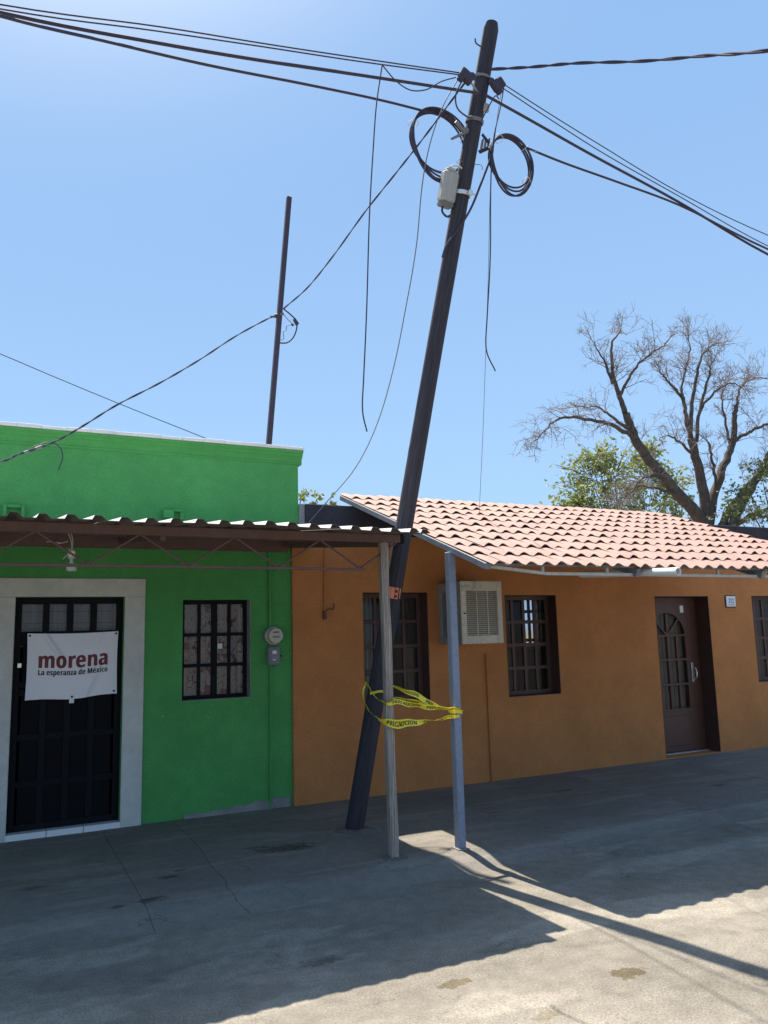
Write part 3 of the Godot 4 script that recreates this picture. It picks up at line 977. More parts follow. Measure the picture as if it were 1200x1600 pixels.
func make_orange_house() -> void:
	var h := thing("orange_house", "long orange plastered house with brown barred windows and a tiled porch", "house", Vector3(4.6, 0, -1.5))
	var ops := [[0.79, 1.545, 0.895, 2.01], [2.54, 3.255, 0.862, 1.98], [4.79, 5.715, 0.012, 1.962], [6.53, 7.30, 0.83, 1.962]]
	var wl := mb()
	wl.wall(0.03, 9.2, -0.1, 2.60, 0.03, -0.22, ops)
	part("wall", wl, mats.orange, h)
	var pa := mb()
	pa.box(Vector3(0.175, 2.6005, -0.20), Vector3(9.2, 2.905, 0.026), 0.008)
	part("parapet", pa, mats.tar, h, "dark grey bare band on top of the orange wall")
	part("parapet_end", boxmb(Vector3(0.112, 2.6005, -0.14), Vector3(0.173, 2.90, 0.02), 0.006), mats.cement, h)
	var ch := mb()
	ch.box(Vector3(0.112, -0.1, -3.4), Vector3(0.30, 2.60, -0.22))
	ch.box(Vector3(9.0, -0.1, -3.4), Vector3(9.2, 2.60, -0.22))
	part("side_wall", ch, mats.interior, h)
	var back := mb()
	back.wall(0.30, 9.0, -0.1, 2.60, -3.2, -3.4, [[5.13, 5.50, 1.29, 2.13]])
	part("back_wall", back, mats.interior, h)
	grid_window(h, "back_window", 5.13, 5.50, 1.29, 2.13, -3.26, [5.313], [1.42, 1.88], mats.brown_iron, 0.03, 0.05)
	part("roof", boxmb(Vector3(0.112, 2.6005, -3.4), Vector3(9.2, 2.70, -0.202)), mats.cement, h)
	part("floor", boxmb(Vector3(0.30, -0.1, -3.2), Vector3(9.0, 0.010, -0.22)), mats.cement, h)
	var zf := -0.115
	var k := 0
	for o in [ops[0], ops[1], ops[3]]:
		var cols := spread(o[0] + 0.04, o[1] - 0.04, 4)
		var w := grid_window(h, "window", o[0] + 0.002, o[1] - 0.002, o[2] + 0.002, o[3] - 0.002, zf, cols, spread(o[2] + 0.04, o[3] - 0.04, 4), mats.brown_iron, 0.050, 0.040, [])
		var rv := mb()
		rv.box(Vector3(o[0] - 0.0005, o[2], zf + 0.001), Vector3(o[0] + 0.004, o[3], 0.033))
		rv.box(Vector3(o[1] - 0.004, o[2], zf + 0.001), Vector3(o[1] + 0.0005, o[3], 0.033))
		rv.box(Vector3(o[0] + 0.004, o[3] - 0.004, zf + 0.001), Vector3(o[1] - 0.004, o[3] + 0.0005, 0.033))
		rv.box(Vector3(o[0] + 0.004, o[2] - 0.0005, zf + 0.001), Vector3(o[1] - 0.004, o[2] + 0.004, 0.033))
		part("window_lining", rv, mats.brown_iron, h)
		if k == 0:
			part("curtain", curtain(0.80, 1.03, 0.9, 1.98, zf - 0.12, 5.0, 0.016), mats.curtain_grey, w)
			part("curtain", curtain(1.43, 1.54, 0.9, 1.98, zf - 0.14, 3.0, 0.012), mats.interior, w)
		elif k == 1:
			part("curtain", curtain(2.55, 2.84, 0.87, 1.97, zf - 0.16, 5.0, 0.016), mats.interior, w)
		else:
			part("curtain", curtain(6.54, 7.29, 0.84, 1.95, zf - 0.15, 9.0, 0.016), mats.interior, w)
		k += 1
	# front door with a fan light
	var d: Array = ops[2]
	var zd := -0.19
	var x0: float = d[0] + 0.004
	var x1: float = d[1] - 0.004
	var rv2 := mb()
	rv2.box(Vector3(d[0] - 0.0005, d[2], zd + 0.001), Vector3(d[0] + 0.0035, d[3], 0.033))
	rv2.box(Vector3(d[1] - 0.0035, d[2], zd + 0.001), Vector3(d[1] + 0.0005, d[3], 0.033))
	rv2.box(Vector3(d[0] + 0.0035, d[3] - 0.004, zd + 0.001), Vector3(d[1] - 0.0035, d[3] + 0.0005, 0.033))
	part("door_lining", rv2, mats.brown_iron, h)
	var leaf := mb()
	var gx0 := 4.87
	var gx1 := 5.49
	var cx := (gx0 + gx1) * 0.5
	var ra := (gx1 - gx0) * 0.5
	var ya := 1.47      # springing of the fan light
	leaf.box(Vector3(x0, 0.03, zd - 0.04), Vector3(gx0, 1.955, zd), 0.003)
	leaf.box(Vector3(gx1, 0.03, zd - 0.04), Vector3(x1, 1.955, zd), 0.003)
	leaf.box(Vector3(gx0, 0.03, zd - 0.04), Vector3(gx1, 0.53, zd), 0.003)
	for i in 24:
		var a0 := PI * i / 24.0
		var a1 := PI * (i + 1) / 24.0
		var p0 := Vector3(cx + ra * cos(a0), ya + ra * 0.93 * sin(a0), zd)
		var p1 := Vector3(cx + ra * cos(a1), ya + ra * 0.93 * sin(a1), zd)
		leaf.quad(p0, p1, Vector3(p1.x, 1.955, zd), Vector3(p0.x, 1.955, zd), Vector3(0, 0, 1))
		leaf.quad(p0, p1, p1 - Vector3(0, 0, 0.04), p0 - Vector3(0, 0, 0.04), Vector3(cx, ya, zd) - p0)
	var lf := part("door", leaf, mats.brown_door, h, "brown panelled door with arched fan light and barred panes")
	var rails := [ya, 1.165, 0.855, 0.54]
	for y in rails:
		part("glazing_bar", boxmb(Vector3(gx0 - 0.002, y - 0.014, zd - 0.030), Vector3(gx1 + 0.002, y + 0.014, zd + 0.006), 0.003), mats.brown_door, lf)
	for x in spread(gx0, gx1, 4):
		part("mullion", boxmb(Vector3(x - 0.013, 0.535, zd - 0.028), Vector3(x + 0.013, ya, zd + 0.003), 0.003), mats.brown_door, lf)
	for a in [PI * 0.26, PI * 0.5, PI * 0.74]:
		var b := mb()
		b.bar(Vector3(cx, ya, zd - 0.012), Vector3(cx + ra * cos(a), ya + ra * 0.93 * sin(a), zd - 0.012), 0.026, 0.032, 0.003, Vector3(0, 0, 1))
		part("fan_bar", b, mats.brown_door, lf)
	var gxs := [gx0] + spread(gx0, gx1, 4) + [gx1]
	for i in 4:
		for j in 3:
			part("pane", boxmb(Vector3(gxs[i] + 0.001, rails[j + 1], zd - 0.026), Vector3(gxs[i + 1] - 0.001, rails[j], zd - 0.022)), mats.glass, lf)
	var fan := mb()
	for i in 24:
		var a0 := PI * i / 24.0
		var a1 := PI * (i + 1) / 24.0
		fan.tri(Vector3(cx, ya, zd - 0.024), Vector3(cx + ra * cos(a0), ya + ra * 0.93 * sin(a0), zd - 0.024), Vector3(cx + ra * cos(a1), ya + ra * 0.93 * sin(a1), zd - 0.024), Vector3(0, 0, 1))
	part("fan_light", fan, mats.glass, lf)
	part("bottom_panel", boxmb(Vector3(gx0 + 0.04, 0.10, zd + 0.0005), Vector3(gx1 - 0.04, 0.46, zd + 0.010), 0.006), mats.brown_door, lf)
	var hd := mb()
	hd.tube(smooth([Vector3(5.575, 1.05, zd + 0.005), Vector3(5.575, 1.045, zd + 0.05), Vector3(5.59, 1.0, zd + 0.055), Vector3(5.585, 0.93, zd + 0.05), Vector3(5.58, 0.89, zd + 0.005)]), 0.009, 0.009, 8)
	hd.box(Vector3(5.56, 0.87, zd + 0.0005), Vector3(5.60, 1.12, zd + 0.008), 0.003)
	part("handle", hd, mats.steel_bright, lf)
	part("sticker", boxmb(Vector3(5.435, 1.76, zd + 0.0015), Vector3(5.495, 1.85, zd + 0.0030)), mats.paper, lf, "small white sticker at the top of the door")
	part("threshold", boxmb(Vector3(x0, 0.0005, zd - 0.02), Vector3(x1, 0.022, zd + 0.05), 0.003), mats.threshold, h)
	part("curtain", curtain(4.84, 5.52, 0.5, 1.9, zd - 0.10, 8.0, 0.012), mats.interior, lf)

# ------------------------------------------------------------------ corrugated porch of the green house
func roof_y(z: float) -> float:
	return 2.360 + 0.100 * (1.98 - z)

func make_metal_porch() -> void:
	var h := thing("corrugated_porch", "low ribbed metal porch roof on a rusty brown truss before green house", "porch roof", Vector3(-2.8, 2.3, 1.2))
	# trapezoid ribs, one sheet of five ribs each
	var pitch := 0.152
	var right := 0.235
	var sheets := 8
	var per := 5
	for s in sheets:
		var m := mb()
		var un := mb()
		var xr := right - s * per * pitch
		var zend := 2.54
		var lift := 0.003 * (s % 2)
		for r in per:
			var xa := xr - (r + 1) * pitch
			# valley, flank, top, flank
			var px := [0.0, 0.070, 0.084, 0.122, 0.152]
			var py := [0.0, 0.0, 0.026, 0.026, 0.0]
			var zz := [0.015, 0.6, 1.2, 1.62, 1.99, 2.3, zend - (0.11 if s == 0 and r == 0 else 0.0)]
			for i in 4:
				for j in zz.size() - 1:
					for q in [0.0, -0.0022]:
						var bend := func(x: float, z: float) -> Vector3:
							return Vector3(x, roof_y(z) + 0.004 * sin(x * 3.1 + z * 2.0) + 0.002 * sin(x * 11.0), z)
						var a: Vector3 = bend.call(xa + px[i], zz[j]) + Vector3(0, py[i] + q + lift, 0)
						var b: Vector3 = bend.call(xa + px[i + 1], zz[j]) + Vector3(0, py[i + 1] + q + lift, 0)
						var c: Vector3 = bend.call(xa + px[i + 1], zz[j + 1]) + Vector3(0, py[i + 1] + q + lift, 0)
						var d: Vector3 = bend.call(xa + px[i], zz[j + 1]) + Vector3(0, py[i] + q + lift, 0)
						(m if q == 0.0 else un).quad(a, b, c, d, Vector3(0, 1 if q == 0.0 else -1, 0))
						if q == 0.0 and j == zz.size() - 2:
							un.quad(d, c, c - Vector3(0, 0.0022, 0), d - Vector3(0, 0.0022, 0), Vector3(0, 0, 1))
		var sheet := part("roof_sheet", m, mats.galv, h)
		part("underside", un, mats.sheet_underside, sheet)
	# front beam, truss below it
	var z := 1.98
	part("front_beam", boxmb(Vector3(-5.7, 2.288, z - 0.02), Vector3(0.205, 2.353, z + 0.03), 0.004), mats.rust_paint, h)
	part("beam_end", boxmb(Vector3(0.2055, 2.285, z - 0.045), Vector3(0.245, 2.351, z + 0.026), 0.004), mats.black_iron, h)
	part("bottom_chord", boxmb(Vector3(-5.7, 2.070, z - 0.008), Vector3(-0.09, 2.088, z + 0.012), 0.002), mats.rust_paint, h)
	var lows := [-5.34, -4.69, -4.03, -3.38, -2.73, -2.08, -1.43, -0.78, -0.134]
	for i in lows.size():
		for s in [-1.0, 1.0]:
			var b := mb()
			b.tube([Vector3(lows[i], 2.086, z), Vector3(lows[i] + s * 0.316, 2.290, z)], 0.008, 0.008, 6)
			part("diagonal", b, mats.rust_paint, h)
	# purlins under the sheets, ledger on the wall, end rafter
	for zp in [0.62, 1.35]:
		part("purlin", boxmb(Vector3(-5.7, roof_y(zp) - 0.052, zp - 0.02), Vector3(0.0, roof_y(zp) - 0.0065, zp + 0.02), 0.003), mats.rust_paint, h)
	part("ledger", boxmb(Vector3(-5.7, 2.405, 0.032), Vector3(-0.03, 2.53, 0.075), 0.003), mats.rust_paint, h)
	for x in [-4.6, -3.1, -1.6, -0.05]:
		var r := mb()
		r.bar(Vector3(x, roof_y(0.08) - 0.075, 0.08), Vector3(x + (0.0 if x < -0.1 else 0.18), roof_y(1.95) - 0.075, 1.95), 0.04, 0.06, 0.003)
		part("rafter", r, mats.rust_paint, h)
	# wooden prop
	var w := mb()
	var top := Vector3(0.068, 2.286, 1.98)
	var foot := Vector3(0.090, -0.06, 1.98)
	for k in 10:
		var a := foot.lerp(top, k / 10.0) + Vector3(0.004 * sin(k * 1.3), 0, 0.003 * cos(k * 1.7))
		var b := foot.lerp(top, (k + 1) / 10.0) + Vector3(0.004 * sin((k + 1) * 1.3), 0, 0.003 * cos((k + 1) * 1.7))
		var ha := 0.032 + 0.001 * sin(k * 2.1)
		var hb := 0.032 + 0.001 * sin((k + 1) * 2.1)
		var ring := []
		for q in [[-1, -0.75], [-0.75, -1], [0.75, -1], [1, -0.75], [1, 0.75], [0.75, 1], [-0.75, 1], [-1, 0.75]]:
			ring.append([a + Vector3(q[0] * ha, 0, q[1] * ha), b + Vector3(q[0] * hb, 0, q[1] * hb)])
		for i in 8:
			var p: Array = ring[i]
			var q2: Array = ring[(i + 1) % 8]
			w.quad(p[0], q2[0], q2[1], p[1], (p[0] + q2[0]) * 0.5 - a)
	single("wooden_prop", w, mats.prop, "weathered bare timber post propping the corner of the metal porch", "post")

# ------------------------------------------------------------------ tiled porch of the orange house
func tile_y(z: float) -> float:
	return 2.06 + 0.354 * (2.60 - z)

func tile_mesh(jit: float) -> ArrayMesh:
	var m := mb()
	var wd := 0.143
	var ln := 0.312
	var nn := 12
	var hump := func(u: float) -> float:
		var d := fposmod(u - 0.36 + 0.36, 1.0) - 0.36
		return pow(0.5 + 0.5 * cos(clampf(d / (0.28 if d < 0.0 else 0.55), -1, 1) * PI), 0.72)
	for i in nn:
		var u0 := float(i) / nn
		var u1 := float(i + 1) / nn
		var h0: float = hump.call(u0)
		var h1: float = hump.call(u1)
		# local frame: x across, y off the roof plane, z down the slope; z = 0 is the lower lip
		var lo0 := Vector3(u0 * wd, 0.0055 + (0.029 + jit) * h0, 0)
		var lo1 := Vector3(u1 * wd, 0.0055 + (0.029 + jit) * h1, 0)
		var up0 := Vector3(u0 * wd, 0.000 + 0.011 * h0, -ln)
		var up1 := Vector3(u1 * wd, 0.000 + 0.011 * h1, -ln)
		var d := Vector3(0, -0.006, 0)
		m.quad(up0, up1, lo1, lo0, Vector3.UP)
		m.quad(up0 + d, up1 + d, lo1 + d, lo0 + d, Vector3.DOWN)
		m.quad(lo0, lo1, lo1 + d, lo0 + d, Vector3.BACK)
	# smooth the crown across the columns
	for i in m.v.size():
		if m.n[i].y > 0.3:
			var u := m.v[i].x / wd
			var amp: float = lerpf(0.029, 0.011, -m.v[i].z / ln)
			var s: float = (hump.call(u + 0.02) - hump.call(u - 0.02)) / (0.04 * wd) * amp
			m.n[i] = Vector3(-s, 1, m.n[i].z / m.n[i].y).normalized()
	return m.mesh()

func make_tile_porch() -> void:
	var h := thing("tiled_porch", "pink clay-coloured tile porch roof on grey steel before the orange house", "porch roof", Vector3(2.9, 0, 1.4))
	var base: Vector3 = bases[h]
	var slope := atan(0.354)
	var bs := Basis(Vector3.RIGHT, slope)
	var kinds := [tile_mesh(0.0), tile_mesh(0.003), tile_mesh(-0.002)]
	var far := mb()
	var built := 0
	for row in 10:
		for col in 32:
			var z := 2.60 - row * 0.280
			var x := 0.655 + col * 0.143
			var o := Vector3(x, tile_y(z) + 0.012 + 0.0025 * sin(col * 1.7 + row * 2.3) + 0.0018 * sin(col * 0.37), z + 0.004 * sin(col * 2.9 + row))
			var tf := Transform3D(bs * Basis(Vector3.FORWARD, 0.010 * sin(col * 3.3 + row * 5.1)), o)
			var kd: Mesh = kinds[(col * 7 + row * 5) % 3]
			# the few tiles beyond the right edge of the view are joined into one piece
			if x > 3.95 + row * 0.20:
				var ar := kd.surface_get_arrays(0)
				var k := far.v.size()
				for i in ar[Mesh.ARRAY_VERTEX].size():
					far.v.append(tf * ar[Mesh.ARRAY_VERTEX][i])
					far.n.append(tf.basis * ar[Mesh.ARRAY_NORMAL][i])
					far.t.append(Vector2.ZERO)
				for i in ar[Mesh.ARRAY_INDEX]:
					far.ix.append(k + i)
				continue
			var t := MeshInstance3D.new()
			t.name = "tile"
			t.mesh = kd
			t.material_override = mats["clay_%d" % ((col * 5 + row * 3 + col / 3) % 4)]
			t.transform = Transform3D(tf.basis, tf.origin - base)
			h.add_child(t, true)
			built += 1
	var fr := part("tile_field", far, mats.clay_0, h)
	fr.set_meta("kind", "stuff")
	# steel below the tiles
	var dn := Vector3(0, -1, 0)
	for x in [0.668, 2.15, 3.65, 5.19]:
		var r := mb()
		var dr := 0.022 if x < 1.0 else 0.055
		r.bar(Vector3(x, tile_y(-0.18) - dr, -0.18), Vector3(x, tile_y(2.52) - dr, 2.52), 0.05, 0.050 if x < 1.0 else 0.075, 0.004)
		part("rafter", r, mats.grey_paint, h)
	for z in [0.35, 1.0, 1.65, 2.25]:
		part("purlin", boxmb(Vector3(0.695, tile_y(z) - 0.045, z - 0.025), Vector3(5.14, tile_y(z) - 0.012, z + 0.025), 0.003), mats.grey_paint, h)
	var dk := mb()
	dk.bar(Vector3(2.945, tile_y(-0.16) - 0.004, -0.16), Vector3(2.945, tile_y(2.47) - 0.004, 2.47), 4.52, 0.005, 0.001)
	part("deck", dk, mats.grey_paint, h)
	# light lattice under the eave
	var ze := 2.46
	var yb := 2.024
	part("eave_chord", boxmb(Vector3(1.24, yb - 0.013, ze - 0.013), Vector3(5.17, yb + 0.013, ze + 0.013), 0.003), mats.white_steel, h)
	var sl := mb()
	sl.bar(Vector3(0.70, 2.074, ze), Vector3(1.245, yb, ze), 0.026, 0.026, 0.003)
	part("eave_chord", sl, mats.white_steel, h)
	part("eave_rail", boxmb(Vector3(0.70, 2.077, ze + 0.015), Vector3(5.17, 2.098, ze + 0.04), 0.003), mats.grey_paint, h)
	for x in [1.21, 1.86, 2.47, 3.13, 3.80, 4.45, 5.1]:
		part("hanger", boxmb(Vector3(x - 0.012, yb + 0.012, ze - 0.011), Vector3(x + 0.012, 2.125, ze + 0.011), 0.002), mats.white_steel, h)
	# square steel post
	var p := mb()
	p.bar(Vector3(0.640, -0.05, 2.02), Vector3(0.648, tile_y(2.01) - 0.045, 2.01), 0.066, 0.066, 0.006, Vector3(1, 0, 0))
	var po := part("post", p, mats.blue_steel, h, "square blue-grey steel post wrapped with yellow tape")
	part("base_plate", boxmb(Vector3(0.59, -0.05, 1.965), Vector3(0.69, -0.024, 2.075), 0.003), mats.cement, po)

# ------------------------------------------------------------------ pole
func pole_at(y: float) -> Vector3:
	return Vector3(0.1614 + 0.0905 * y, y, 1.125 + 0.2640 * y)

func pole_r(y: float) -> float:
	return lerpf(0.077, 0.061, clampf(y / 6.24, 0, 1))

# the frame of the pole: x across, y along it, z towards the street
func pole_frame(y: float) -> Transform3D:
	var up := Vector3(0.0905, 1, 0.2640).normalized()
	var x := Vector3(1, -0.0905, 0).normalized()
	x = (x - up * x.dot(up)).normalized()
	return Transform3D(Basis(x, up, x.cross(up)), pole_at(y))

func make_pole() -> void:
	var h := thing("utility_pole", "dark weathered wooden utility pole leaning out over the street", "utility pole", Vector3(0.16, 0, 1.12))
	var p := mb()
	var f := FastNoiseLite.new()
	f.seed = 12
	f.frequency = 1.3
	var ring := []
	var ys := []
	var y := -0.12
	while y < 6.30:
		ys.append(y)
		y += 0.13
	for e in [6.32, 6.345, 6.365, 6.375]:
		ys.append(e)
	var sides := 22
	for i in ys.size():
		var tf := pole_frame(ys[i])
		var bow := 0.018 * sin(clampf(ys[i] / 6.2, 0, 1) * PI)
		for k in sides + 1:
			var a := TAU * k / sides
			var o := Vector3(cos(a), 0, sin(a))
			var r := pole_r(ys[i]) * (1.0 + 0.035 * f.get_noise_3d(o.x * 2.0, ys[i] * 0.45, o.z * 2.0) + 0.015 * f.get_noise_3d(o.x * 9.0, ys[i] * 0.3, o.z * 9.0))
			if ys[i] > 6.32:
				r *= lerpf(1.0, 0.70, (ys[i] - 6.32) / 0.07)
			p.v.append(tf * (o * r) + Vector3(-bow, 0, 0))
			p.n.append(tf.basis * o)
			p.t.append(Vector2(float(k) / sides, ys[i]))
	for i in ys.size() - 1:
		for k in sides:
			var a := i * (sides + 1) + k
			var b := a + sides + 1
			p.ix.append_array([a, a + 1, b, a + 1, b + 1, b])
	var tf2 := pole_frame(6.375)
	for k in sides:
		p.tri(tf2.origin, p.v[(ys.size() - 1) * (sides + 1) + k], p.v[(ys.size() - 1) * (sides + 1) + k + 1], Vector3.UP)
	part("shaft", p, mats.pole, h)
	# metal bands with their clamps
	for q in [[5.06, 0.035], [5.62, 0.030], [5.95, 0.022]]:
		var b := mb()
		var t := pole_frame(q[0])
		var r := pole_r(q[0]) + 0.008
		b.lathe(t.translated_local(Vector3(-0.018 * sin(q[0] / 6.2 * PI), 0, 0)), [Vector2(r, -q[1] * 0.5), Vector2(r + 0.003, -q[1] * 0.4), Vector2(r + 0.003, q[1] * 0.4), Vector2(r, q[1] * 0.5)], 24)
		part("band", b, mats.steel_bright if q[0] < 5.2 else mats.pole_iron, h)
	var cl := mb()
	var tc := pole_frame(5.06)
	cl.cbox(tc.translated_local(Vector3(0.02, 0, 0.082)), Vector3(0.035, 0.045, 0.03), 0.005)
	cl.tube([tc * Vector3(0.0, 0, 0.09), tc * Vector3(0.085, -0.005, 0.09)], 0.006, 0.006, 6)
	part("band_bolt", cl, mats.steel_bright, h)
	# cable brackets on either side
	var br := mb()
	var tb := pole_frame(5.50)
	br.cbox(tb.translated_local(Vector3(-0.085, 0.02, 0.03)), Vector3(0.05, 0.035, 0.03), 0.006)
	br.tube([tb * Vector3(-0.10, 0.01, 0.03), tb * Vector3(-0.19, 0.05, 0.04)], 0.016, 0.012, 8)
	br.tube([tb * Vector3(-0.09, 0.0, 0.03), tb * Vector3(-0.20, -0.09, 0.04)], 0.014, 0.010, 8)
	part("cable_clamp", br, mats.pole_iron, h)
	var bk := mb()
	for i in 3:
		bk.cbox(tb.translated_local(Vector3(0.085 + 0.028 * i, -0.045 + 0.022 * i, 0.02)), Vector3(0.008, 0.11 - 0.02 * i, 0.03), 0.002)
	bk.bar(tb * Vector3(0.07, 0.045, 0.02), tb * Vector3(0.15, -0.005, 0.02), 0.008, 0.03, 0.002)
	bk.bar(tb * Vector3(0.07, -0.10, 0.02), tb * Vector3(0.15, -0.040, 0.02), 0.008, 0.03, 0.002)
	part("ladder_bracket", bk, mats.cable, h)
	var pl := mb()
	var tp := pole_frame(5.72)
	pl.cbox(tp.translated_local(Vector3(0.045, 0.0, 0.065)), Vector3(0.05, 0.07, 0.025), 0.008)
	part("guard_plate", pl, mats.plastic_grey, h)
	var sp := mb()
	sp.tube(smooth([tb * Vector3(-0.04, 0.68, 0.03), tb * Vector3(-0.11, 0.685, 0.03), tb * Vector3(-0.13, 0.695, 0.03), tb * Vector3(-0.138, 0.72, 0.03)]), 0.006, 0.006, 6)
	part("step_spike", sp, mats.cable, h)
	for q in [[5.28, -0.9], [4.86, -0.8], [5.30, 0.7]]:
		var nl := mb()
		var tn := pole_frame(q[0])
		nl.tube(smooth([tn * Vector3(sign(q[1]) * 0.05, 0, 0.03), tn * Vector3(sign(q[1]) * 0.10, 0.01, 0.035), tn * Vector3(sign(q[1]) * 0.12, -0.015, 0.04), tn * Vector3(sign(q[1]) * 0.105, -0.025, 0.045)]), 0.003, 0.002, 5)
		part("nail", nl, mats.cable_grey, h)
	# orange stencil, facing the street
	var mk := mb()
	var patch := func(a0: float, a1: float, y0: float, y1: float) -> void:
		var n := 5
		for i in n:
			var c := []
			for q in [[i, y0], [i + 1, y0], [i + 1, y1], [i, y1]]:
				var a := lerpf(a0, a1, float(q[0]) / n)
				var t := pole_frame(q[1])
				c.append(t * (Vector3(sin(a), 0, cos(a)) * (pole_r(q[1]) * 1.04 + 0.003)) + Vector3(-0.018 * sin(q[1] / 6.2 * PI), 0, 0))
			mk.quad(c[0], c[1], c[2], c[3], c[0] - pole_at(y0))
	# turned towards the street corner it is read from
	patch.call(-1.25, -0.30, 1.885, 1.975)
	patch.call(-0.22, -0.02, 1.955, 1.975)
	patch.call(-0.22, -0.02, 1.915, 1.935)
	patch.call(0.0, 0.10, 1.895, 1.975)
	patch.call(-0.22, 0.10, 1.885, 1.895)
	patch.call(0.24, 0.42, 1.93, 1.97)
	patch.call(0.30, 0.42, 1.89, 1.93)
	part("painted_number", mk, mats.mark_orange, h, "orange stencilled number on the pole")

func make_wires() -> void:
	var spec := {
		"thin1": [0.0050, "cable", "uppermost thin line running left from the black splice box", "power_line", "line wires leaving the pole to the left"],
		"thin2": [0.0050, "cable", "second thin line running left just below the uppermost one", "power_line", "line wires leaving the pole to the left"],
		"thickL": [0.0115, "cable", "thickest black cable running left from the middle of the pole head", "power_line", "line wires leaving the pole to the left"],
		"coilL": [0.0095, "cable", "black cable running left out of the round coil beside the pole", "power_line", "line wires leaving the pole to the left"],
		"twist": [0.0095, "cable", "black twisted cable rising right across the sky from the pole head", "power_line", ""],
		"thickR": [0.0115, "cable", "thick black cable sloping down right from the pole head", "power_line", "line wires leaving the pole to the right"],
		"coilR": [0.0095, "cable", "black cable sloping down right out of the smaller coil", "power_line", "line wires leaving the pole to the right"],
		"thin3": [0.0045, "cable", "upper thin line sloping down right from the right splice box", "power_line", "line wires leaving the pole to the right"],
		"thin4": [0.0045, "cable", "lower thin line sloping down right from the right splice box", "power_line", "line wires leaving the pole to the right"],
		"hangL": [0.0050, "cable", "cut wire hanging straight down left of the pole, free at its end", "wire", ""],
		"slack": [0.0045, "cable", "slack loop of wire between the left splice and the hanging wire", "wire", ""],
		"toroof": [0.0045, "cable_grey", "thin wire swinging down from pole head to the edge of metal porch", "wire", ""],
		"service": [0.0068, "cable", "twisted service cable between the pole head and the rooftop mast", "cable", ""],
		"service2": [0.0068, "cable", "twisted service cable falling left from the mast across the green parapet", "cable", ""],
		"tail": [0.0050, "cable", "short loose wire tail hanging before the green parapet", "wire", ""],
		"guy": [0.0045, "cable", "thin straight wire slanting up left behind the green parapet", "wire", ""],
		"hangR": [0.0050, "cable", "cut cable hanging down right of the pole with a hooked end", "cable", ""],
		"tocooler": [0.0025, "cable_grey", "hair-thin wire dropping past the tile roof to the wall cooler", "wire", ""],
		"coilguy": [0.0090, "cable", "black cable leading from the smaller coil back to the pole", "cable", ""],
		"loopA": [0.006, "cable", "short black jumper loop left of the pole head", "wire", "short jumpers at the pole head"],
		"loopB": [0.005, "cable", "short black jumper right of the pole head", "wire", "short jumpers at the pole head"],
		"mastloop": [0.008, "cable", "round loop of cable hanging on the right of the rooftop mast", "cable", ""],
		"mastloop2": [0.004, "cable_grey", "crumpled thin wire inside the cable loop on the rooftop mast", "wire", ""],
	}
	for k in WIRES:
		var s: Array = spec[k]
		var m := mb()
		var p := smooth(pts(WIRES[k]), 6)
		if k in ["service", "service2", "twist"]:
			# two strands laid round each other
			for e in [0.0, PI]:
				var q := []
				var fine := smooth(p, 5)
				for i in fine.size():
					var a: float = i * 0.22 + e
					q.append(fine[i] + Vector3(cos(a) * 0.45, sin(a), cos(a) * 0.5) * s[0] * 0.75)
				m.tube(q, s[0] * 0.75, s[0] * 0.75, 5)
		elif k in ["hangL", "hangR", "tocooler", "toroof"]:
			var q := []
			for i in p.size():
				q.append(p[i] + Vector3(0.004 * sin(i * 0.31), 0, 0.004 * cos(i * 0.27)))
			m.tube(q, s[0], s[0], 5)
		else:
			m.tube(p, s[0], s[0], 6)
		single(s[3], m, mats[s[1]], s[2], {"power_line": "power line", "wire": "wire", "cable": "cable"}[s[3]], s[4])
	# splice boxes
	for q in [[Vector3(0.455, 5.80, 2.83), -0.5, "black splice box at the left of the pole head"], [Vector3(0.80, 5.885, 2.76), 0.7, "black splice box at the right of the pole head"]]:
		var t := thing("splice_box", q[2], "splice box", q[0], "splice boxes at the pole head")
		var tf := Transform3D(Basis(Vector3(0, 0, 1), q[1]), q[0])
		var b := mb()
		b.cbox(tf, Vector3(0.115, 0.085, 0.06), 0.010)
		b.cbox(tf.translated_local(Vector3(-0.03, -0.05, 0)), Vector3(0.045, 0.04, 0.05), 0.008)
		b.cbox(tf.translated_local(Vector3(0.04 * -sign(q[1]), 0.045, 0)), Vector3(0.05, 0.05, 0.045), 0.012)
		part("case", b, mats.cable, t)
		var a := mb()
		a.tube([q[0], q[0] + (pole_at(q[0].y + 0.03) - q[0]) * 0.85], 0.010, 0.008, 6)
		part("strap", a, mats.plastic_grey, t)
	# cable coils
	for q in [[Vector3(0.443, 5.488, 2.42), 0.258, 0.272, 6, "large round coil of black cable hanging left of the pole", 3], [Vector3(1.005, 5.36, 2.60), 0.195, 0.225, 5, "smaller oval coil of black cable hanging right of the pole", 4]]:
		var t := thing("cable_coil", q[4], "cable coil", q[0], "coils of spare cable on the pole")
		var r := RandomNumberGenerator.new()
		r.seed = q[5]
		for i in q[3]:
			var p := []
			var dx := r.randf_range(-0.012, 0.012)
			var dy: float = -0.020 * i + 0.03 + r.randf_range(-0.006, 0.006)
			var sc := 1.0 + r.randf_range(-0.035, 0.03)
			for k in 49:
				var a := TAU * k / 48.0
				var low := clampf(-sin(a), 0, 1)
				p.append(q[0] + Vector3(cos(a) * q[1] * sc + dx * low, sin(a) * q[2] * sc + dy * low - 0.012 * i * low * sin(a + i), 0.012 * (i - 2) + 0.02 * cos(a) * cos(a) * (i % 2)))
			var m := mb()
			m.tube(p, 0.0078, 0.0078, 7, false)
			part("turn", m, mats.cable, t)
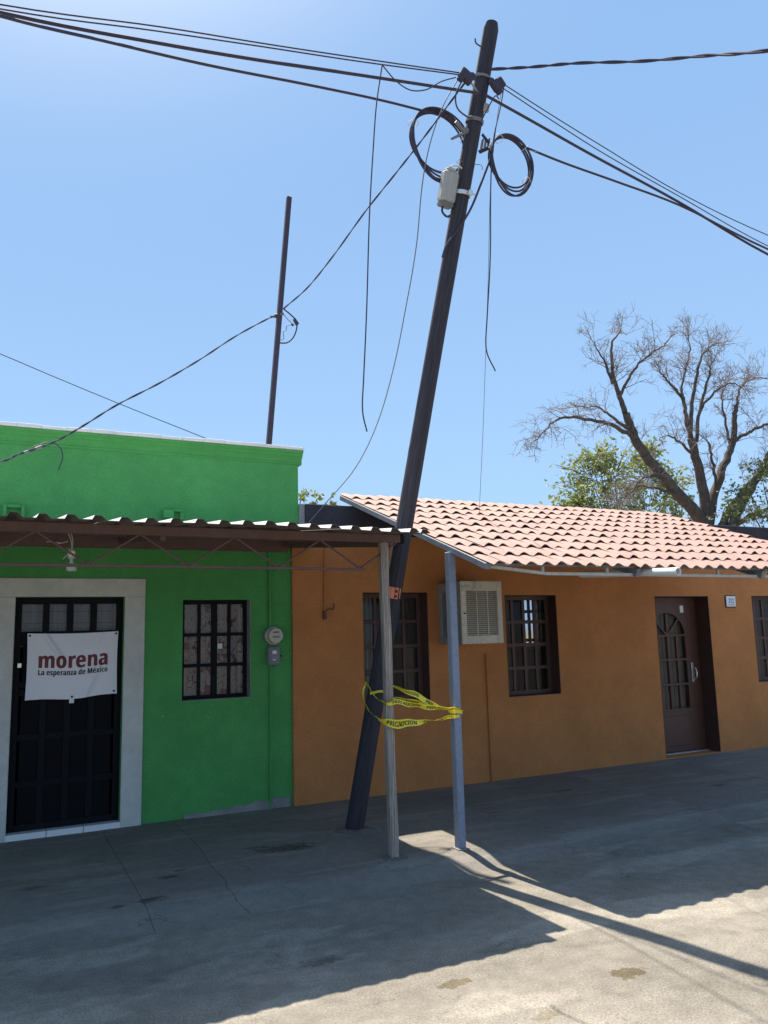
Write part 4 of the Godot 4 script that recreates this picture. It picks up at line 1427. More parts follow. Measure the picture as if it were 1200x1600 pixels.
		for a in [2.75, 1.55, 0.35] if q[5] == 3 else [0.75, 2.2, 5.6]:
			var tie := mb()
			var c: Vector3 = q[0] + Vector3(cos(a) * q[1], sin(a) * q[2], 0)
			tie.tube(smooth([c + Vector3(cos(a), sin(a), 0) * 0.020 + Vector3(0, 0, 0.04), c + Vector3(cos(a), sin(a), 0) * 0.03 - Vector3(0, 0, 0.03), c - Vector3(cos(a), sin(a), 0) * 0.03 - Vector3(0, 0, 0.03), c - Vector3(cos(a), sin(a), 0) * 0.03 + Vector3(0, 0, 0.05), c + Vector3(cos(a), sin(a), 0) * 0.020 + Vector3(0, 0, 0.04)], 3), 0.0022, 0.0022, 5)
			tie.tube([c, c + Vector3(cos(a) * 0.10 + 0.05, sin(a) * 0.06 - 0.05, 0.03)], 0.002, 0.001, 4)
			part("cable_tie", tie, mats.wire_white, t)
	# terminal box
	var tb := pole_frame(5.08)
	var bx := thing("terminal_box", "grey weathered plastic terminal box strapped to the pole below the coil", "terminal box", tb.origin)
	var m2 := mb()
	var fx := tb.translated_local(Vector3(-0.138, -0.005, 0.0))
	m2.cbox(fx, Vector3(0.135, 0.25, 0.10), 0.020)
	m2.cbox(fx.translated_local(Vector3(-0.005, 0.13, 0)), Vector3(0.09, 0.04, 0.07), 0.014)
	part("case", m2, mats.plastic_grey, bx)
	var m3 := mb()
	m3.cbox(fx.translated_local(Vector3(0.0, -0.135, 0)), Vector3(0.12, 0.045, 0.085), 0.012)
	part("cable_gland", m3, mats.cable_grey, bx)
	var m4 := mb()
	m4.tube(smooth([fx * Vector3(-0.02, -0.15, 0), fx * Vector3(-0.02, -0.20, 0.01), fx * Vector3(0.03, -0.225, 0.01), fx * Vector3(0.075, -0.19, 0.01), fx * Vector3(0.09, -0.15, 0)]), 0.009, 0.009, 7)
	part("lead", m4, mats.cable, bx)
	var m5 := mb()
	m5.tube(smooth([fx * Vector3(-0.03, 0.145, 0.03), fx * Vector3(0.01, 0.17, 0.03), fx * Vector3(0.08, 0.165, 0.03), fx * Vector3(0.10, 0.13, 0.03)]), 0.007, 0.007, 6)
	part("bail", m5, mats.wire_white, bx)
	# mast on the roof of the green house
	var ms := thing("rooftop_mast", "thin dark steel mast leaning slightly behind the green parapet", "mast", Vector3(-0.12, 2.93, -0.60))
	var mm := mb()
	mm.bar(Vector3(-0.06, 2.93, -0.60), Vector3(0.255, 6.575, -0.60), 0.055, 0.055, 0.006, Vector3(0, 0, 1))
	part("shaft", mm, mats.mast, ms)
	var cf := mb()
	cf.tube([Vector3(0.09, 5.135, -0.64), Vector3(0.16, 5.135, -0.56)], 0.018, 0.018, 8)
	cf.tube([Vector3(0.10, 5.10, -0.60), Vector3(0.02, 5.09, -0.58)], 0.012, 0.010, 8)
	part("wire_clamp", cf, mats.cable_grey, ms)
	var sl := mb()
	sl.tube([Vector3(0.285, 5.09, -0.55), Vector3(0.325, 5.03, -0.55)], 0.020, 0.024, 8)
	sl.tube([Vector3(0.262, 5.035, -0.57), Vector3(0.285, 5.02, -0.57)], 0.014, 0.014, 7)
	part("splice_sleeve", sl, mats.cable, ms)
	# splice sleeves on the drop before the parapet
	var ss := mb()
	ss.tube([Vector3(-2.330, 3.105, 0.84), Vector3(-2.375, 3.078, 0.86)], 0.013, 0.013, 8)
	ss.tube([Vector3(-2.425, 3.050, 0.88), Vector3(-2.455, 3.035, 0.89)], 0.012, 0.012, 8)
	ss.tube(smooth([Vector3(-2.44, 3.045, 0.885), Vector3(-2.40, 3.085, 0.88), Vector3(-2.33, 3.125, 0.86), Vector3(-2.29, 3.15, 0.84)]), 0.004, 0.004, 5)
	single("cable_splice", ss, mats.cable_grey, "taped splice sleeves on the cable before the green parapet", "splice")

# ------------------------------------------------------------------ lettering laid on a surface
# put(u, v) gives the point for u (0..1 along the text) and v (0..1 from its foot to its head)
func lettering(m: MB, text: String, weight: int, put: Callable, out: Vector3) -> void:
	var fo := SystemFont.new()
	fo.font_names = PackedStringArray(["Droid Sans"])
	fo.font_weight = weight
	var tm := TextMesh.new()
	tm.font = fo
	tm.text = text
	tm.font_size = 64
	tm.pixel_size = 0.01
	tm.depth = 0.01
	tm.curve_step = 1.0
	var ar := tm.get_mesh_arrays()
	var vs: PackedVector3Array = ar[Mesh.ARRAY_VERTEX]
	var ids: PackedInt32Array = ar[Mesh.ARRAY_INDEX]
	var lo := Vector3(1e9, 1e9, 0)
	var hi := -lo
	for p in vs:
		lo = lo.min(p)
		hi = hi.max(p)
	var top := hi.z - 0.001
	if ids.is_empty():
		for i in vs.size():
			ids.append(i)
	for i in ids.size() / 3:
		var c := []
		var flat := true
		for k in 3:
			var p := vs[ids[i * 3 + k]]
			if p.z < top:
				flat = false
			c.append(put.call((p.x - lo.x) / (hi.x - lo.x), (p.y - lo.y) / (hi.y - lo.y)))
		if flat:
			m.tri(c[0], c[1], c[2], out)

func banner_at(u: float, w: float, off := 0.0) -> Vector3:
	var x := lerpf(-2.335, -1.590, u)
	var top := lerpf(1.668, 1.672, u) - 0.010 * sin(u * PI)
	var bot := lerpf(1.108, 1.125, u) - 0.012 * sin(u * PI * 1.0) + 0.006 * sin(u * PI * 3.0)
	x += 0.006 * sin(w * PI) * (1.0 - 2.0 * u)
	var z := 0.012 * sin(u * PI) * sin(w * PI) + 0.006 * sin(u * 5.0 + w * 7.0) * (0.3 + u * (1 - u))
	# creases pulled from the tied corners
	z += 0.017 * exp(-pow((u - 0.18 - 0.5 * (1.0 - w)) / 0.035, 2)) * smoothstep(0.35, 0.75, w)
	z += 0.016 * exp(-pow((u - 0.62 - 0.35 * w) / 0.05, 2)) * (1.0 - smoothstep(0.25, 0.6, w))
	z += 0.015 * exp(-pow((u - 0.80 + 0.3 * (1.0 - w)) / 0.05, 2)) * smoothstep(0.6, 0.95, w)
	z += 0.020 * exp(-pow((u - 0.12) / 0.06, 2)) * (1.0 - smoothstep(0.0, 0.35, w))
	return Vector3(x, lerpf(bot, top, w), -0.055 + z + off)

func make_green_house_things() -> void:
	var b := thing("banner", "white vinyl banner with dark red and black lettering tied to the door", "banner", Vector3(-1.96, 1.11, -0.055))
	var m := mb()
	m.sheet(func(u: float, w: float) -> Vector3: return banner_at(u, w), 70, 50)
	part("cloth", m, mats.vinyl, b)
	var t := mb()
	for k in 3:
		lettering(t, "morena", 800, func(u: float, w: float) -> Vector3: return banner_at(lerpf(0.122, 0.882, u) + 0.004 * k, lerpf(0.468, 0.660, w) + 0.001 * k, 0.0018 + 0.0005 * k), Vector3(0, 0, 1))
	part("lettering", t, mats.ink_red, b)
	var t2 := mb()
	for k in 2:
		lettering(t2, "La esperanza de México", 700, func(u: float, w: float) -> Vector3: return banner_at(lerpf(0.122, 0.888, u) + 0.0025 * k, lerpf(0.335, 0.452, w), 0.0018 + 0.0005 * k), Vector3(0, 0, 1))
	part("lettering", t2, mats.ink_black, b)
	for q in [[0.025, 0.965], [0.975, 0.965], [0.965, 0.045], [0.50, 0.035]]:
		var e := mb()
		var c := banner_at(q[0], q[1], 0.003)
		e.lathe(Transform3D(Basis(Vector3.RIGHT, PI / 2), c), [Vector2(0, 0.0), Vector2(0.009, 0.0), Vector2(0.010, -0.002)], 12)
		part("eyelet", e, mats.cable, b)
	part("tag", boxmb(Vector3(-1.985, 1.065, -0.052), Vector3(-1.945, 1.105, -0.050)), mats.paper, b)
	# meter, switch and conduit
	var mt := thing("electric_meter", "round glass-fronted electricity meter on the green wall", "meter", Vector3(-0.16, 1.595, 0.0))
	var fwd := Transform3D(Basis(Vector3.RIGHT, PI / 2), Vector3(-0.175, 1.595, 0.0))
	var r0 := mb()
	r0.lathe(fwd, [Vector2(0.088, 0.0), Vector2(0.090, 0.045), Vector2(0.082, 0.052), Vector2(0.0, 0.054)], 28)
	part("socket", r0, mats.meter_grey, mt)
	var r1 := mb()
	r1.lathe(fwd, [Vector2(0.080, 0.052), Vector2(0.082, 0.064), Vector2(0.074, 0.068)], 28)
	part("ring", r1, mats.galv, mt)
	var r2 := mb()
	r2.lathe(fwd, [Vector2(0.072, 0.055), Vector2(0.072, 0.128), Vector2(0.066, 0.136), Vector2(0.0, 0.138)], 28)
	part("face", r2, mats.meter_face, mt)
	part("register", boxmb(Vector3(-0.205, 1.622, 0.1375), Vector3(-0.145, 1.636, 0.1405)), mats.dial, mt)
	part("name_plate", boxmb(Vector3(-0.21, 1.575, 0.1375), Vector3(-0.14, 1.595, 0.1400)), mats.meter_grey, mt)
	var sb := thing("switch_box", "small grey switch box mounted right under the round meter", "switch box", Vector3(-0.16, 1.31, 0.0))
	part("case", boxmb(Vector3(-0.232, 1.318, 0.0), Vector3(-0.118, 1.492, 0.085), 0.008), mats.meter_grey, sb)
	part("cover", boxmb(Vector3(-0.215, 1.335, 0.0855), Vector3(-0.135, 1.475, 0.094), 0.005), mats.meter_grey, sb)
	part("label_plate", boxmb(Vector3(-0.198, 1.425, 0.0942), Vector3(-0.158, 1.455, 0.0955)), mats.paper, sb)
	part("label_plate", boxmb(Vector3(-0.195, 1.365, 0.0942), Vector3(-0.165, 1.375, 0.0955)), mats.paper, sb)
	var lv := mb()
	lv.tube([Vector3(-0.118, 1.40, 0.05), Vector3(-0.09, 1.405, 0.055)], 0.007, 0.009, 8)
	part("lever", lv, mats.cable, sb)
	var cd := mb()
	cd.tube([Vector3(-0.197, 2.50, 0.020), Vector3(-0.195, 1.670, 0.020)], 0.016, 0.016, 10)
	single("conduit", cd, mats.green_trim, "green painted conduit running up the wall above the meter", "conduit")
	var c2 := mb()
	c2.tube([Vector3(-0.193, 1.320, 0.018), Vector3(-0.195, 0.70, 0.016), Vector3(-0.197, 0.0, 0.018)], 0.009, 0.009, 8)
	single("ground_pipe", c2, mats.green_trim, "thin green pipe running down from the switch box to the pavement", "pipe")
	# lamp holder with loose wires under the porch
	var lp := thing("lamp_holder", "dusty glass lamp hanging from loose wires under the metal porch", "lamp", Vector3(-2.115, 2.10, 1.2))
	var at := Transform3D(Basis(), Vector3(-2.115, 2.10, 1.2))
	var g := mb()
	g.lathe(at, [Vector2(0.0, 0.0), Vector2(0.030, 0.003), Vector2(0.037, 0.014), Vector2(0.037, 0.040), Vector2(0.034, 0.046), Vector2(0.017, 0.062), Vector2(0.010, 0.078), Vector2(0.013, 0.090), Vector2(0.030, 0.104), Vector2(0.032, 0.112)], 24)
	part("glass", g, mats.lamp_glass, lp)
	var sk := mb()
	sk.lathe(at, [Vector2(0.022, 0.108), Vector2(0.026, 0.112), Vector2(0.026, 0.150), Vector2(0.016, 0.160), Vector2(0.0, 0.161)], 18)
	part("socket", sk, mats.pvc, lp)
	for q in [[-0.03, 0.16, -0.075, 0.02, 0.01], [-0.02, 0.17, -0.06, 0.09, 0.02], [-0.10, 0.205, -0.03, 0.225, 0.0], [0.0, 0.16, -0.01, 0.30, -0.02], [0.0, 0.16, -0.035, 0.30, -0.01], [-0.075, 0.21, -0.18, 0.215, 0.02]]:
		var wv := mb()
		var o := Vector3(-2.115, 2.10, 1.2)
		wv.tube(smooth([o + Vector3(q[0], q[1], 0), o + Vector3((q[0] + q[2]) * 0.5 + 0.012, (q[1] + q[3]) * 0.5, q[4]), o + Vector3(q[2], q[3], q[4])]), 0.0035, 0.003, 5)
		part("wire", wv, mats.wire_white if q[3] > 0.05 else mats.cable_grey, lp)

func make_orange_house_things() -> void:
	# evaporative cooler
	var c := thing("wall_cooler", "beige louvred evaporative cooler hung on the orange wall", "cooler", Vector3(1.92, 1.46, 0.25))
	var x0 := 1.68
	var x1 := 2.175
	var y0 := 1.462
	var y1 := 2.10
	var zf := 0.50
	var b := mb()
	# frame of the cabinet: posts and rims, open where the louvres sit
	b.box(Vector3(x0, y0, 0.031), Vector3(x1, y0 + 0.07, zf - 0.02), 0.006)
	b.box(Vector3(x0, y1 - 0.09, 0.031), Vector3(x1, y1, zf - 0.02), 0.006)
	b.box(Vector3(x0 + 0.02, y0 + 0.07, 0.05), Vector3(x1 - 0.02, y1 - 0.09, zf - 0.06))
	for x in [x0, x1 - 0.045]:
		for z in [0.031, zf - 0.085]:
			b.box(Vector3(x, y0 + 0.07, z), Vector3(x + 0.045, y1 - 0.09, z + 0.065), 0.004)
	part("cabinet", b, mats.cooler_side, c)
	var f := mb()
	f.box(Vector3(x0 - 0.004, y0, zf - 0.02), Vector3(x0 + 0.060, y1 + 0.003, zf), 0.005)
	f.box(Vector3(x1 - 0.055, y0, zf - 0.02), Vector3(x1 + 0.004, y1 + 0.003, zf), 0.005)
	f.box(Vector3(x0 + 0.060, y0, zf - 0.02), Vector3(x1 - 0.055, y0 + 0.085, zf - 0.0005), 0.005)
	f.box(Vector3(x0 + 0.060, y1 - 0.095, zf - 0.02), Vector3(x1 - 0.055, y1 + 0.003, zf - 0.0005), 0.005)
	part("front_panel", f, mats.cooler, c)
	for i in 23:
		var y := y0 + 0.090 + i * 0.0203
		var s := mb()
		s.cbox(Transform3D(Basis(Vector3.RIGHT, 0.6), Vector3((x0 + x1) * 0.5 + 0.0025, y + 0.006, zf - 0.012)), Vector3(x1 - x0 - 0.117, 0.0055, 0.018), 0.001)
		part("louvre", s, mats.cooler, c)
	for x in [1.865, 1.995]:
		part("louvre_stay", boxmb(Vector3(x - 0.005, y0 + 0.086, zf - 0.004), Vector3(x + 0.005, y1 - 0.096, zf + 0.003), 0.001), mats.cooler, c)
	var sd := mb()
	for i in 22:
		var y := y0 + 0.085 + i * 0.0205
		sd.cbox(Transform3D(Basis(Vector3.FORWARD, -0.6), Vector3(x0 + 0.010, y + 0.006, (0.096 + zf - 0.085) * 0.5)), Vector3(0.018, 0.003, zf - 0.085 - 0.098), 0.001)
	part("side_grille", sd, mats.cooler_side, c)
	part("latch", boxmb(Vector3(x0 + 0.020, 1.765, zf + 0.0003), Vector3(x0 + 0.045, 1.780, zf + 0.006), 0.002), mats.cable, c)
	part("badge", boxmb(Vector3(x0 + 0.010, 1.965, zf + 0.0003), Vector3(x0 + 0.045, 2.0, zf + 0.003), 0.001), mats.steel_bright, c)
	var wr := mb()
	wr.tube(smooth([Vector3(1.828, 2.08, 0.525), Vector3(1.83, 2.035, 0.515), Vector3(1.818, 1.99, 0.508)]), 0.006, 0.005, 6)
	wr.tube(smooth([Vector3(1.66, 2.09, 0.50), Vector3(1.69, 2.06, 0.515), Vector3(1.66, 2.02, 0.515), Vector3(1.70, 2.00, 0.51)]), 0.004, 0.004, 5)
	wr.tube(smooth([Vector3(1.68, 2.03, 0.51), Vector3(1.72, 2.045, 0.515), Vector3(1.78, 2.055, 0.51)]), 0.003, 0.003, 5)
	part("lead", wr, mats.wire_white, c)
	# pipes on the wall
	var p := mb()
	p.tube([Vector3(2.255, 1.345, 0.045), Vector3(2.258, 0.6, 0.043), Vector3(2.262, 0.0, 0.045)], 0.012, 0.012, 8)
	p.tube([Vector3(2.225, 1.30, 0.045), Vector3(2.275, 1.30, 0.045)], 0.006, 0.006, 6)
	single("wall_pipe", p, mats.orange, "thin orange painted pipe rising from the pavement below the cooler", "pipe")
	var p2 := thing("capped_pipe", "short orange painted pipe with tap left of the orange windows", "pipe", Vector3(0.36, 1.75, 0.04))
	var q := mb()
	q.tube([Vector3(0.375, 2.46, 0.042), Vector3(0.360, 1.78, 0.042)], 0.010, 0.010, 8)
	part("riser", q, mats.orange, p2)
	part("valve_body", boxmb(Vector3(0.345, 1.745, 0.0305), Vector3(0.376, 1.83, 0.066), 0.006), mats.brown_door, p2)
	var q2 := mb()
	q2.tube(smooth([Vector3(0.37, 1.82, 0.055), Vector3(0.40, 1.845, 0.06), Vector3(0.44, 1.84, 0.06), Vector3(0.455, 1.865, 0.06), Vector3(0.455, 1.90, 0.06)]), 0.006, 0.006, 6)
	part("hook", q2, mats.brown_door, p2)
	# house number
	var n := thing("house_number", "small white tile with house number in blue beside the brown door", "house number", Vector3(6.115, 1.82, 0.03))
	part("frame", boxmb(Vector3(6.02, 1.812, 0.0305), Vector3(6.215, 1.972, 0.042), 0.004), mats.brown_iron, n)
	part("tile", boxmb(Vector3(6.032, 1.824, 0.0425), Vector3(6.203, 1.960, 0.048), 0.003), mats.tile_white, n)
	var d := mb()
	lettering(d, "212", 700, func(u: float, w: float) -> Vector3: return Vector3(lerpf(6.072, 6.168, u), lerpf(1.868, 1.930, w), 0.0490), Vector3(0, 0, 1))
	d.box(Vector3(6.06, 1.842, 0.0481), Vector3(6.18, 1.850, 0.0488))
	part("digits", d, mats.ink_blue, n)
	# white drain pipe that pokes out under the eave
	var dp := mb()
	var a := Vector3(2.235, 2.085, 1.7)
	var e := Vector3(2.235, 2.020, 2.86)
	var dir := (e - a).normalized()
	var sd2 := Vector3.RIGHT
	var tf := Transform3D(Basis(sd2, dir, sd2.cross(dir)), a)
	var ln := (e - a).length()
	dp.lathe(tf, [Vector2(0.031, 0.0), Vector2(0.032, 0.03), Vector2(0.032, ln - 0.003), Vector2(0.030, ln), Vector2(0.026, ln), Vector2(0.026, ln - 0.4)], 24)
	single("drain_pipe", dp, mats.pvc, "white plastic drain pipe poking out under the tile eave", "pipe")

# ------------------------------------------------------------------ warning tape
func make_tape() -> void:
	var t := thing("warning_tape", "yellow warning tape wound round the pole, timber post and steel post", "tape", Vector3(0.3, 0.93, 2.0))
	var strands := [
		[[0.134, 1.183, 1.46, 0.1, 1.114, 1.48, 0.081, 1.013, 1.6, 0.014, 0.967, 1.9, 0.019, 0.942, 2.05, 0.12, 0.926, 2.05, 0.245, 0.926, 2.05, 0.405, 0.93, 2.06, 0.552, 0.945, 2.07, 0.647, 0.952, 2.065], [0.012, 0.012, 0.010, 0.016, 0.054, 0.066, 0.050, 0.022, 0.034, 0.030], [0.8, 0.5, 0.9, 0.7, 0.15, 0.0, -0.35, 1.2, 0.5, 0.2], 3],
		[[0.14, 1.203, 1.46, 0.125, 1.121, 1.62, 0.03, 1.092, 1.95, 0.039, 1.079, 2.05, 0.114, 1.084, 2.05, 0.249, 1.057, 2.05, 0.437, 1.023, 2.06, 0.655, 1.0, 2.065], [0.014, 0.024, 0.020, 0.028, 0.034, 0.042, 0.036, 0.016], [0.8, 0.4, 0.9, 0.5, -0.4, 0.6, 0.2, 1.1], 3],
		[[0.092, 1.108, 2.02, 0.233, 1.09, 2.03, 0.365, 1.045, 2.04, 0.499, 1.022, 2.05, 0.653, 1.006, 2.06], [0.020, 0.034, 0.020, 0.018, 0.014], [0.9, 0.5, 1.0, 1.1, 1.0], 2],
		[[0.105, 1.2, 1.98, 0.197, 1.166, 2.0, 0.295, 1.124, 2.02, 0.383, 1.072, 2.04, 0.471, 1.03, 2.05, 0.653, 1.009, 2.06], [0.010, 0.028, 0.046, 0.042, 0.018, 0.012], [0.9, 0.5, -0.2, -0.5, 0.9, 1.2], 2],
		# turns round the steel post, the timber post and the pole
		[[0.602, 0.985, 2.056, 0.643, 0.980, 2.058, 0.682, 0.975, 2.056, 0.685, 0.978, 2.015, 0.682, 0.985, 1.976, 0.643, 0.988, 1.974, 0.602, 0.985, 1.976, 0.600, 0.985, 2.015, 0.602, 0.985, 2.056], [0.03, 0.03, 0.03, 0.03, 0.03, 0.03, 0.03, 0.03, 0.03], [0, 0, 0, 0, 0, 0, 0, 0, 0], 0],
		[[0.145, 1.195, 1.47, 0.150, 1.19, 1.41, 0.22, 1.17, 1.360, 0.32, 1.16, 1.40, 0.355, 1.15, 1.46, 0.345, 1.14, 1.53, 0.26, 1.13, 1.57, 0.155, 1.12, 1.50], [0.02, 0.02, 0.02, 0.02, 0.02, 0.02, 0.02, 0.02], [0, 0, 0, 0, 0, 0, 0, 0], 0],
	]
	for s in strands:
		var cp := pts(s[0])
		var p := smooth(cp, 8)
		var n := p.size()
		var along := PackedFloat32Array([0.0])
		for i in n - 1:
			along.append(along[i] + (p[i + 1] - p[i]).length())
		var total := along[n - 1]
		var at := func(d: float, w: float, off: float) -> Vector3:
			var i := 0
			while i < n - 2 and along[i + 1] < d:
				i += 1
			var k := clampf((d - along[i]) / maxf(along[i + 1] - along[i], 1e-5), 0, 1)
			var q: Vector3 = p[i].lerp(p[i + 1], k)
			var g: float = (i + k) / 8.0
			var a := mini(int(g), cp.size() - 2)
			var wd := lerpf(s[1][a], s[1][a + 1], clampf(g - a, 0, 1))
			var tw: float = lerpf(s[2][a], s[2][a + 1], clampf(g - a, 0, 1)) + 0.22 * sin(d * 31.0 + s[0][0] * 40.0)
			var dir: Vector3 = (p[i + 1] - p[i]).normalized()
			var up := (Vector3.UP - dir * dir.y).normalized()
			var nn := dir.cross(up)
			var ax := up.rotated(dir, tw)
			var nr := nn.rotated(dir, tw)
			if nr.z < 0:
				nr = -nr
			return q + ax * wd * (w - 0.5) + nr * (off + 0.10 * wd * sin(w * PI * 2.0 + d * 21.0) * sin(d * 13.0)) + Vector3(0, 0.004 * sin(d * 37.0), 0)
		var m := mb()
		m.sheet(func(u: float, w: float) -> Vector3: return at.call(u * total, w, 0.0), n * 2, 4)
		var st := part("strand", m, mats.tape, t)
		if s[3] > 0:
			var ink := mb()
			for k in s[3]:
				var d0: float = total * (0.30 + 0.70 * k / s[3]) if s[3] == 3 else total * (0.05 + 0.90 * k / s[3])
				var d1: float = d0 + total * (0.19 if s[3] == 3 else 0.34)
				lettering(ink, "PRECAUCION", 700, func(u: float, w: float) -> Vector3: return at.call(lerpf(d0, minf(d1, total), u), lerpf(0.20, 0.80, w), 0.0030), Vector3(0, 0, 1))
			part("print", ink, mats.tape_ink, st)

# ------------------------------------------------------------------ trees
func grow(m: MB, p: Vector3, dir: Vector3, ln: float, r: float, level: int, droop: float, tips: Array) -> void:
	var q := [p]
	var d := dir
	var segs := 4 if level > 0 else 3
	for i in segs:
		d = (d + Vector3(rng.randf_range(-1, 1), rng.randf_range(-1, 1), rng.randf_range(-1, 1)) * 0.26 + Vector3(0, -droop * (i + 1) * 0.10 + 0.05, 0)).normalized()
		q.append(q[-1] + d * ln / segs)
	m.tube(q, r, maxf(r * 0.40, 0.0035), 4 if r > 0.012 else 3, false)
	tips.append(q[-1])
	if level <= 0:
		return
	var kids := rng.randi_range(3, 5)
	for k in kids:
		var g := rng.randf_range(0.25, 1.0)
		var i := mini(int(g * segs), segs - 1)
		var at: Vector3 = q[i].lerp(q[i + 1], g * segs - i)
		var side := Vector3(rng.randf_range(-1, 1), rng.randf_range(-0.6, 1), rng.randf_range(-1, 1)).normalized()
		grow(m, at, (d * 0.75 + side).normalized(), ln * rng.randf_range(0.45, 0.72), maxf(r * 0.55, 0.0045), level - 1, droop, tips)

func leaf(m: MB, p: Vector3, size: float) -> void:
	var a := Vector3(rng.randf_range(-1, 1), rng.randf_range(-1, 0.6), rng.randf_range(-1, 1)).normalized()
	var b := a.cross(Vector3(rng.randf_range(-1, 1), rng.randf_range(-1, 1), rng.randf_range(-1, 1))).normalized()
	var n := a.cross(b)
	var c := p + a * size * 0.5 + n * size * 0.08
	m.tri(p, c + b * size * 0.24, p + a * size, n)
	m.tri(p, p + a * size, c - b * size * 0.24, n)

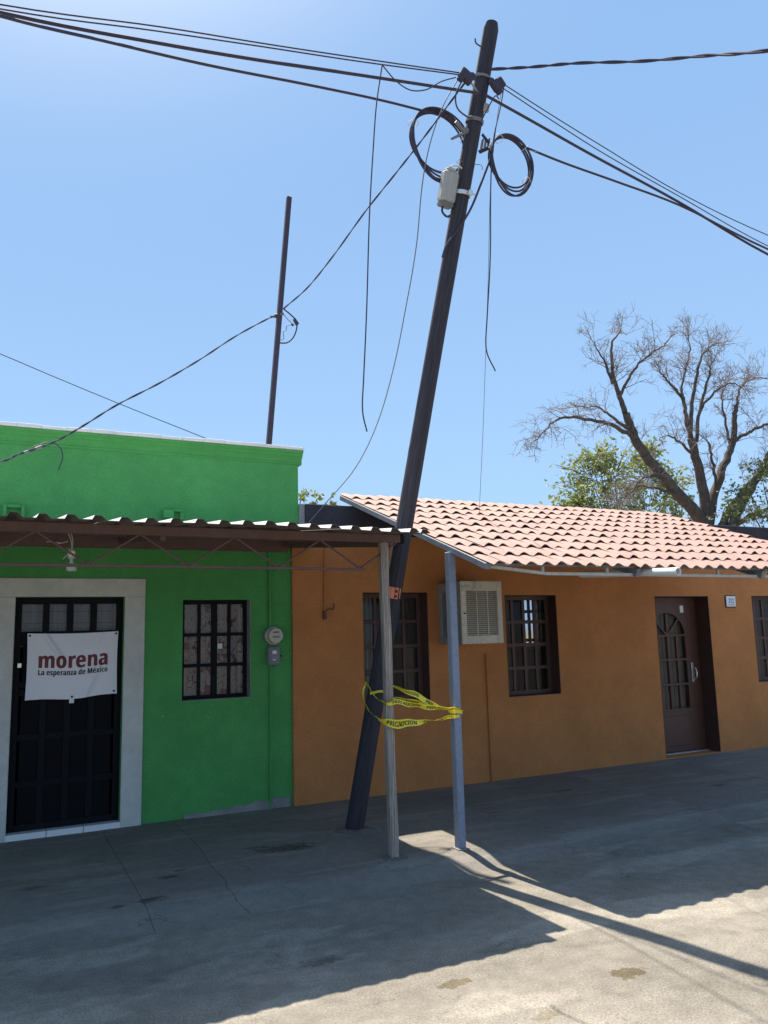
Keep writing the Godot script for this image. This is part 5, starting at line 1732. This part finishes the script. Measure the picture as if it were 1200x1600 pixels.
func make_trees() -> void:
	# bare tree
	var t := thing("bare_tree", "tall bare tree with twisting leafless limbs behind the tile roof", "tree", Vector3(16.1, -0.3, -9.0))
	var tips := []
	var big := mb()
	big.tube(smooth([Vector3(16.25, -0.35, -9.0), Vector3(16.2, 0.6, -9.0), Vector3(16.12, 2.4, -8.95), Vector3(16.10, 4.25, -8.95)], 4), 0.40, 0.26, 12)
	part("trunk", big, mats.bark, t)
	var tw := mb()
	for l in LIMBS:
		var p := smooth(pts(l[0]), 4)
		for i in p.size():
			p[i] += Vector3(rng.randf_range(-1, 1), rng.randf_range(-1, 1), rng.randf_range(-1, 1)) * 0.025
		var m := mb()
		m.tube(p, l[1], l[2], 8)
		part("limb", m, mats.bark, t)
		var n := p.size()
		var total := 0.0
		for i in n - 1:
			total += (p[i + 1] - p[i]).length()
		var count := int(total * (5.2 if l[1] < 0.1 else 2.0))
		for k in count:
			var g := rng.randf_range(0.25 if l[1] < 0.1 else 0.45, 1.0)
			var i := mini(int(g * (n - 1)), n - 2)
			var dir: Vector3 = (p[i + 1] - p[i]).normalized()
			var side := Vector3(rng.randf_range(-1, 1), rng.randf_range(-0.4, 1), rng.randf_range(-1, 1)).normalized()
			grow(tw, p[i], (dir * 0.8 + side).normalized(), rng.randf_range(0.32, 0.85), lerpf(0.017, 0.009, g), 2, 0.9 if dir.y < 0.2 else 0.25, tips)
		var d: Vector3 = (p[n - 1] - p[n - 2]).normalized()
		for k in (3 if l[2] < 0.04 else 0):
			grow(tw, p[n - 1], (d + Vector3(rng.randf_range(-0.6, 0.6), rng.randf_range(-0.3, 0.6), rng.randf_range(-0.6, 0.6))).normalized(), rng.randf_range(0.3, 0.62), minf(l[2], 0.014), 2, 0.7 if d.y < 0.0 else 0.2, tips)
	var crown := part("crown", tw, mats.twig, t)
	crown.set_meta("kind", "stuff")
	print("twig tris ", tw.ix.size() / 3)
	# leafy tree behind it
	leafy("leafy_tree", "sunlit yellow-green leafy tree rising behind the tile roof", Vector3(15.4, -0.3, -12.0), 3.6, [[13.5, 5.15, -11.6, 0.85], [14.0, 5.7, -12.0, 0.95], [14.5, 6.3, -12.0, 1.2], [15.7, 6.5, -12.2, 1.2], [17.0, 6.5, -12.0, 1.1], [18.0, 6.1, -12.0, 1.0], [14.0, 5.0, -12.0, 1.0], [15.2, 5.4, -11.6, 1.1], [16.6, 5.3, -11.8, 1.1], [18.2, 5.0, -12.2, 1.0], [15.0, 7.0, -12.2, 0.7], [17.4, 7.3, -12.4, 0.7]], 0.16, 480, ["leaf_a", "leaf_a", "leaf_b"])
	leafy("evergreen_tree", "dark evergreen growing under the bare tree at the right edge", Vector3(17.2, -0.3, -7.6), 3.2, [[15.4, 4.7, -7.6, 0.5], [16.0, 5.1, -7.6, 0.55], [16.8, 5.8, -7.6, 0.55], [17.6, 5.9, -7.8, 0.6], [18.3, 5.4, -7.8, 0.7], [17.3, 4.9, -7.4, 0.6], [16.6, 4.5, -7.6, 0.5], [18.6, 6.2, -7.8, 0.6]], 0.11, 240, ["leaf_c", "leaf_c", "leaf_b"])
	leafy("young_tree", "small leafy treetop between the green parapet and the tile roof", Vector3(1.55, -0.3, -4.3), 2.6, [[1.50, 3.72, -4.3, 0.17], [1.75, 3.80, -4.3, 0.15], [2.02, 3.74, -4.3, 0.15], [2.25, 3.62, -4.3, 0.16], [1.62, 3.55, -4.2, 0.2], [2.0, 3.5, -4.3, 0.2]], 0.085, 26, ["leaf_a", "leaf_b", "leaf_b"])

func leafy(called: String, label: String, foot: Vector3, fork: float, lobes: Array, size: float, per: int, kinds: Array) -> void:
	var t := thing(called, label, "tree", foot)
	var tr := mb()
	var f := foot + Vector3(0.1, fork, 0)
	var k: float = 0.05 + 0.05 * lobes[0][3]
	tr.tube(smooth([foot, foot + Vector3(0.05, fork * 0.5, 0.05), f], 4), k * 1.5, k, 8)
	for l in lobes:
		var c := Vector3(l[0], l[1], l[2])
		tr.tube(smooth([f, f.lerp(c, 0.5) + Vector3(0, 0.15 * l[3], 0), c], 4), k * 0.45, k * 0.10, 5, false)
	var ms := {}
	for l in lobes:
		var c := Vector3(l[0], l[1], l[2])
		# sprays: twigs with leaves along them, spread unevenly through the lobe
		var sprays := int(maxf(4, per / 12.0))
		for s in sprays:
			var d := Vector3(rng.randf_range(-1, 1), rng.randf_range(-0.8, 1), rng.randf_range(-1, 1)).normalized()
			var a: Vector3 = c + d * l[3] * rng.randf_range(0.0, 0.4)
			var b: Vector3 = c + d * l[3] * rng.randf_range(0.55, 1.15) + Vector3(0, rng.randf_range(-0.12, 0.12) * l[3], 0)
			tr.tube([a, a.lerp(b, 0.5) + Vector3(0, 0.05 * l[3], 0), b], 0.012 * l[3], 0.004, 3, false)
			for i in 12:
				var g := rng.randf_range(0.2, 1.05)
				var o: Vector3 = Vector3(rng.randf_range(-1, 1), rng.randf_range(-1, 1), rng.randf_range(-1, 1)) * l[3] * 0.14
				var nm: String = kinds[rng.randi() % kinds.size()]
				if not ms.has(nm):
					ms[nm] = mb()
				leaf(ms[nm], a.lerp(b, g) + o, size * rng.randf_range(0.7, 1.25))
	part("trunk", tr, mats.bark, t)
	for nm in ms:
		var c := part("crown", ms[nm], mats[nm], t)
		c.set_meta("kind", "stuff")
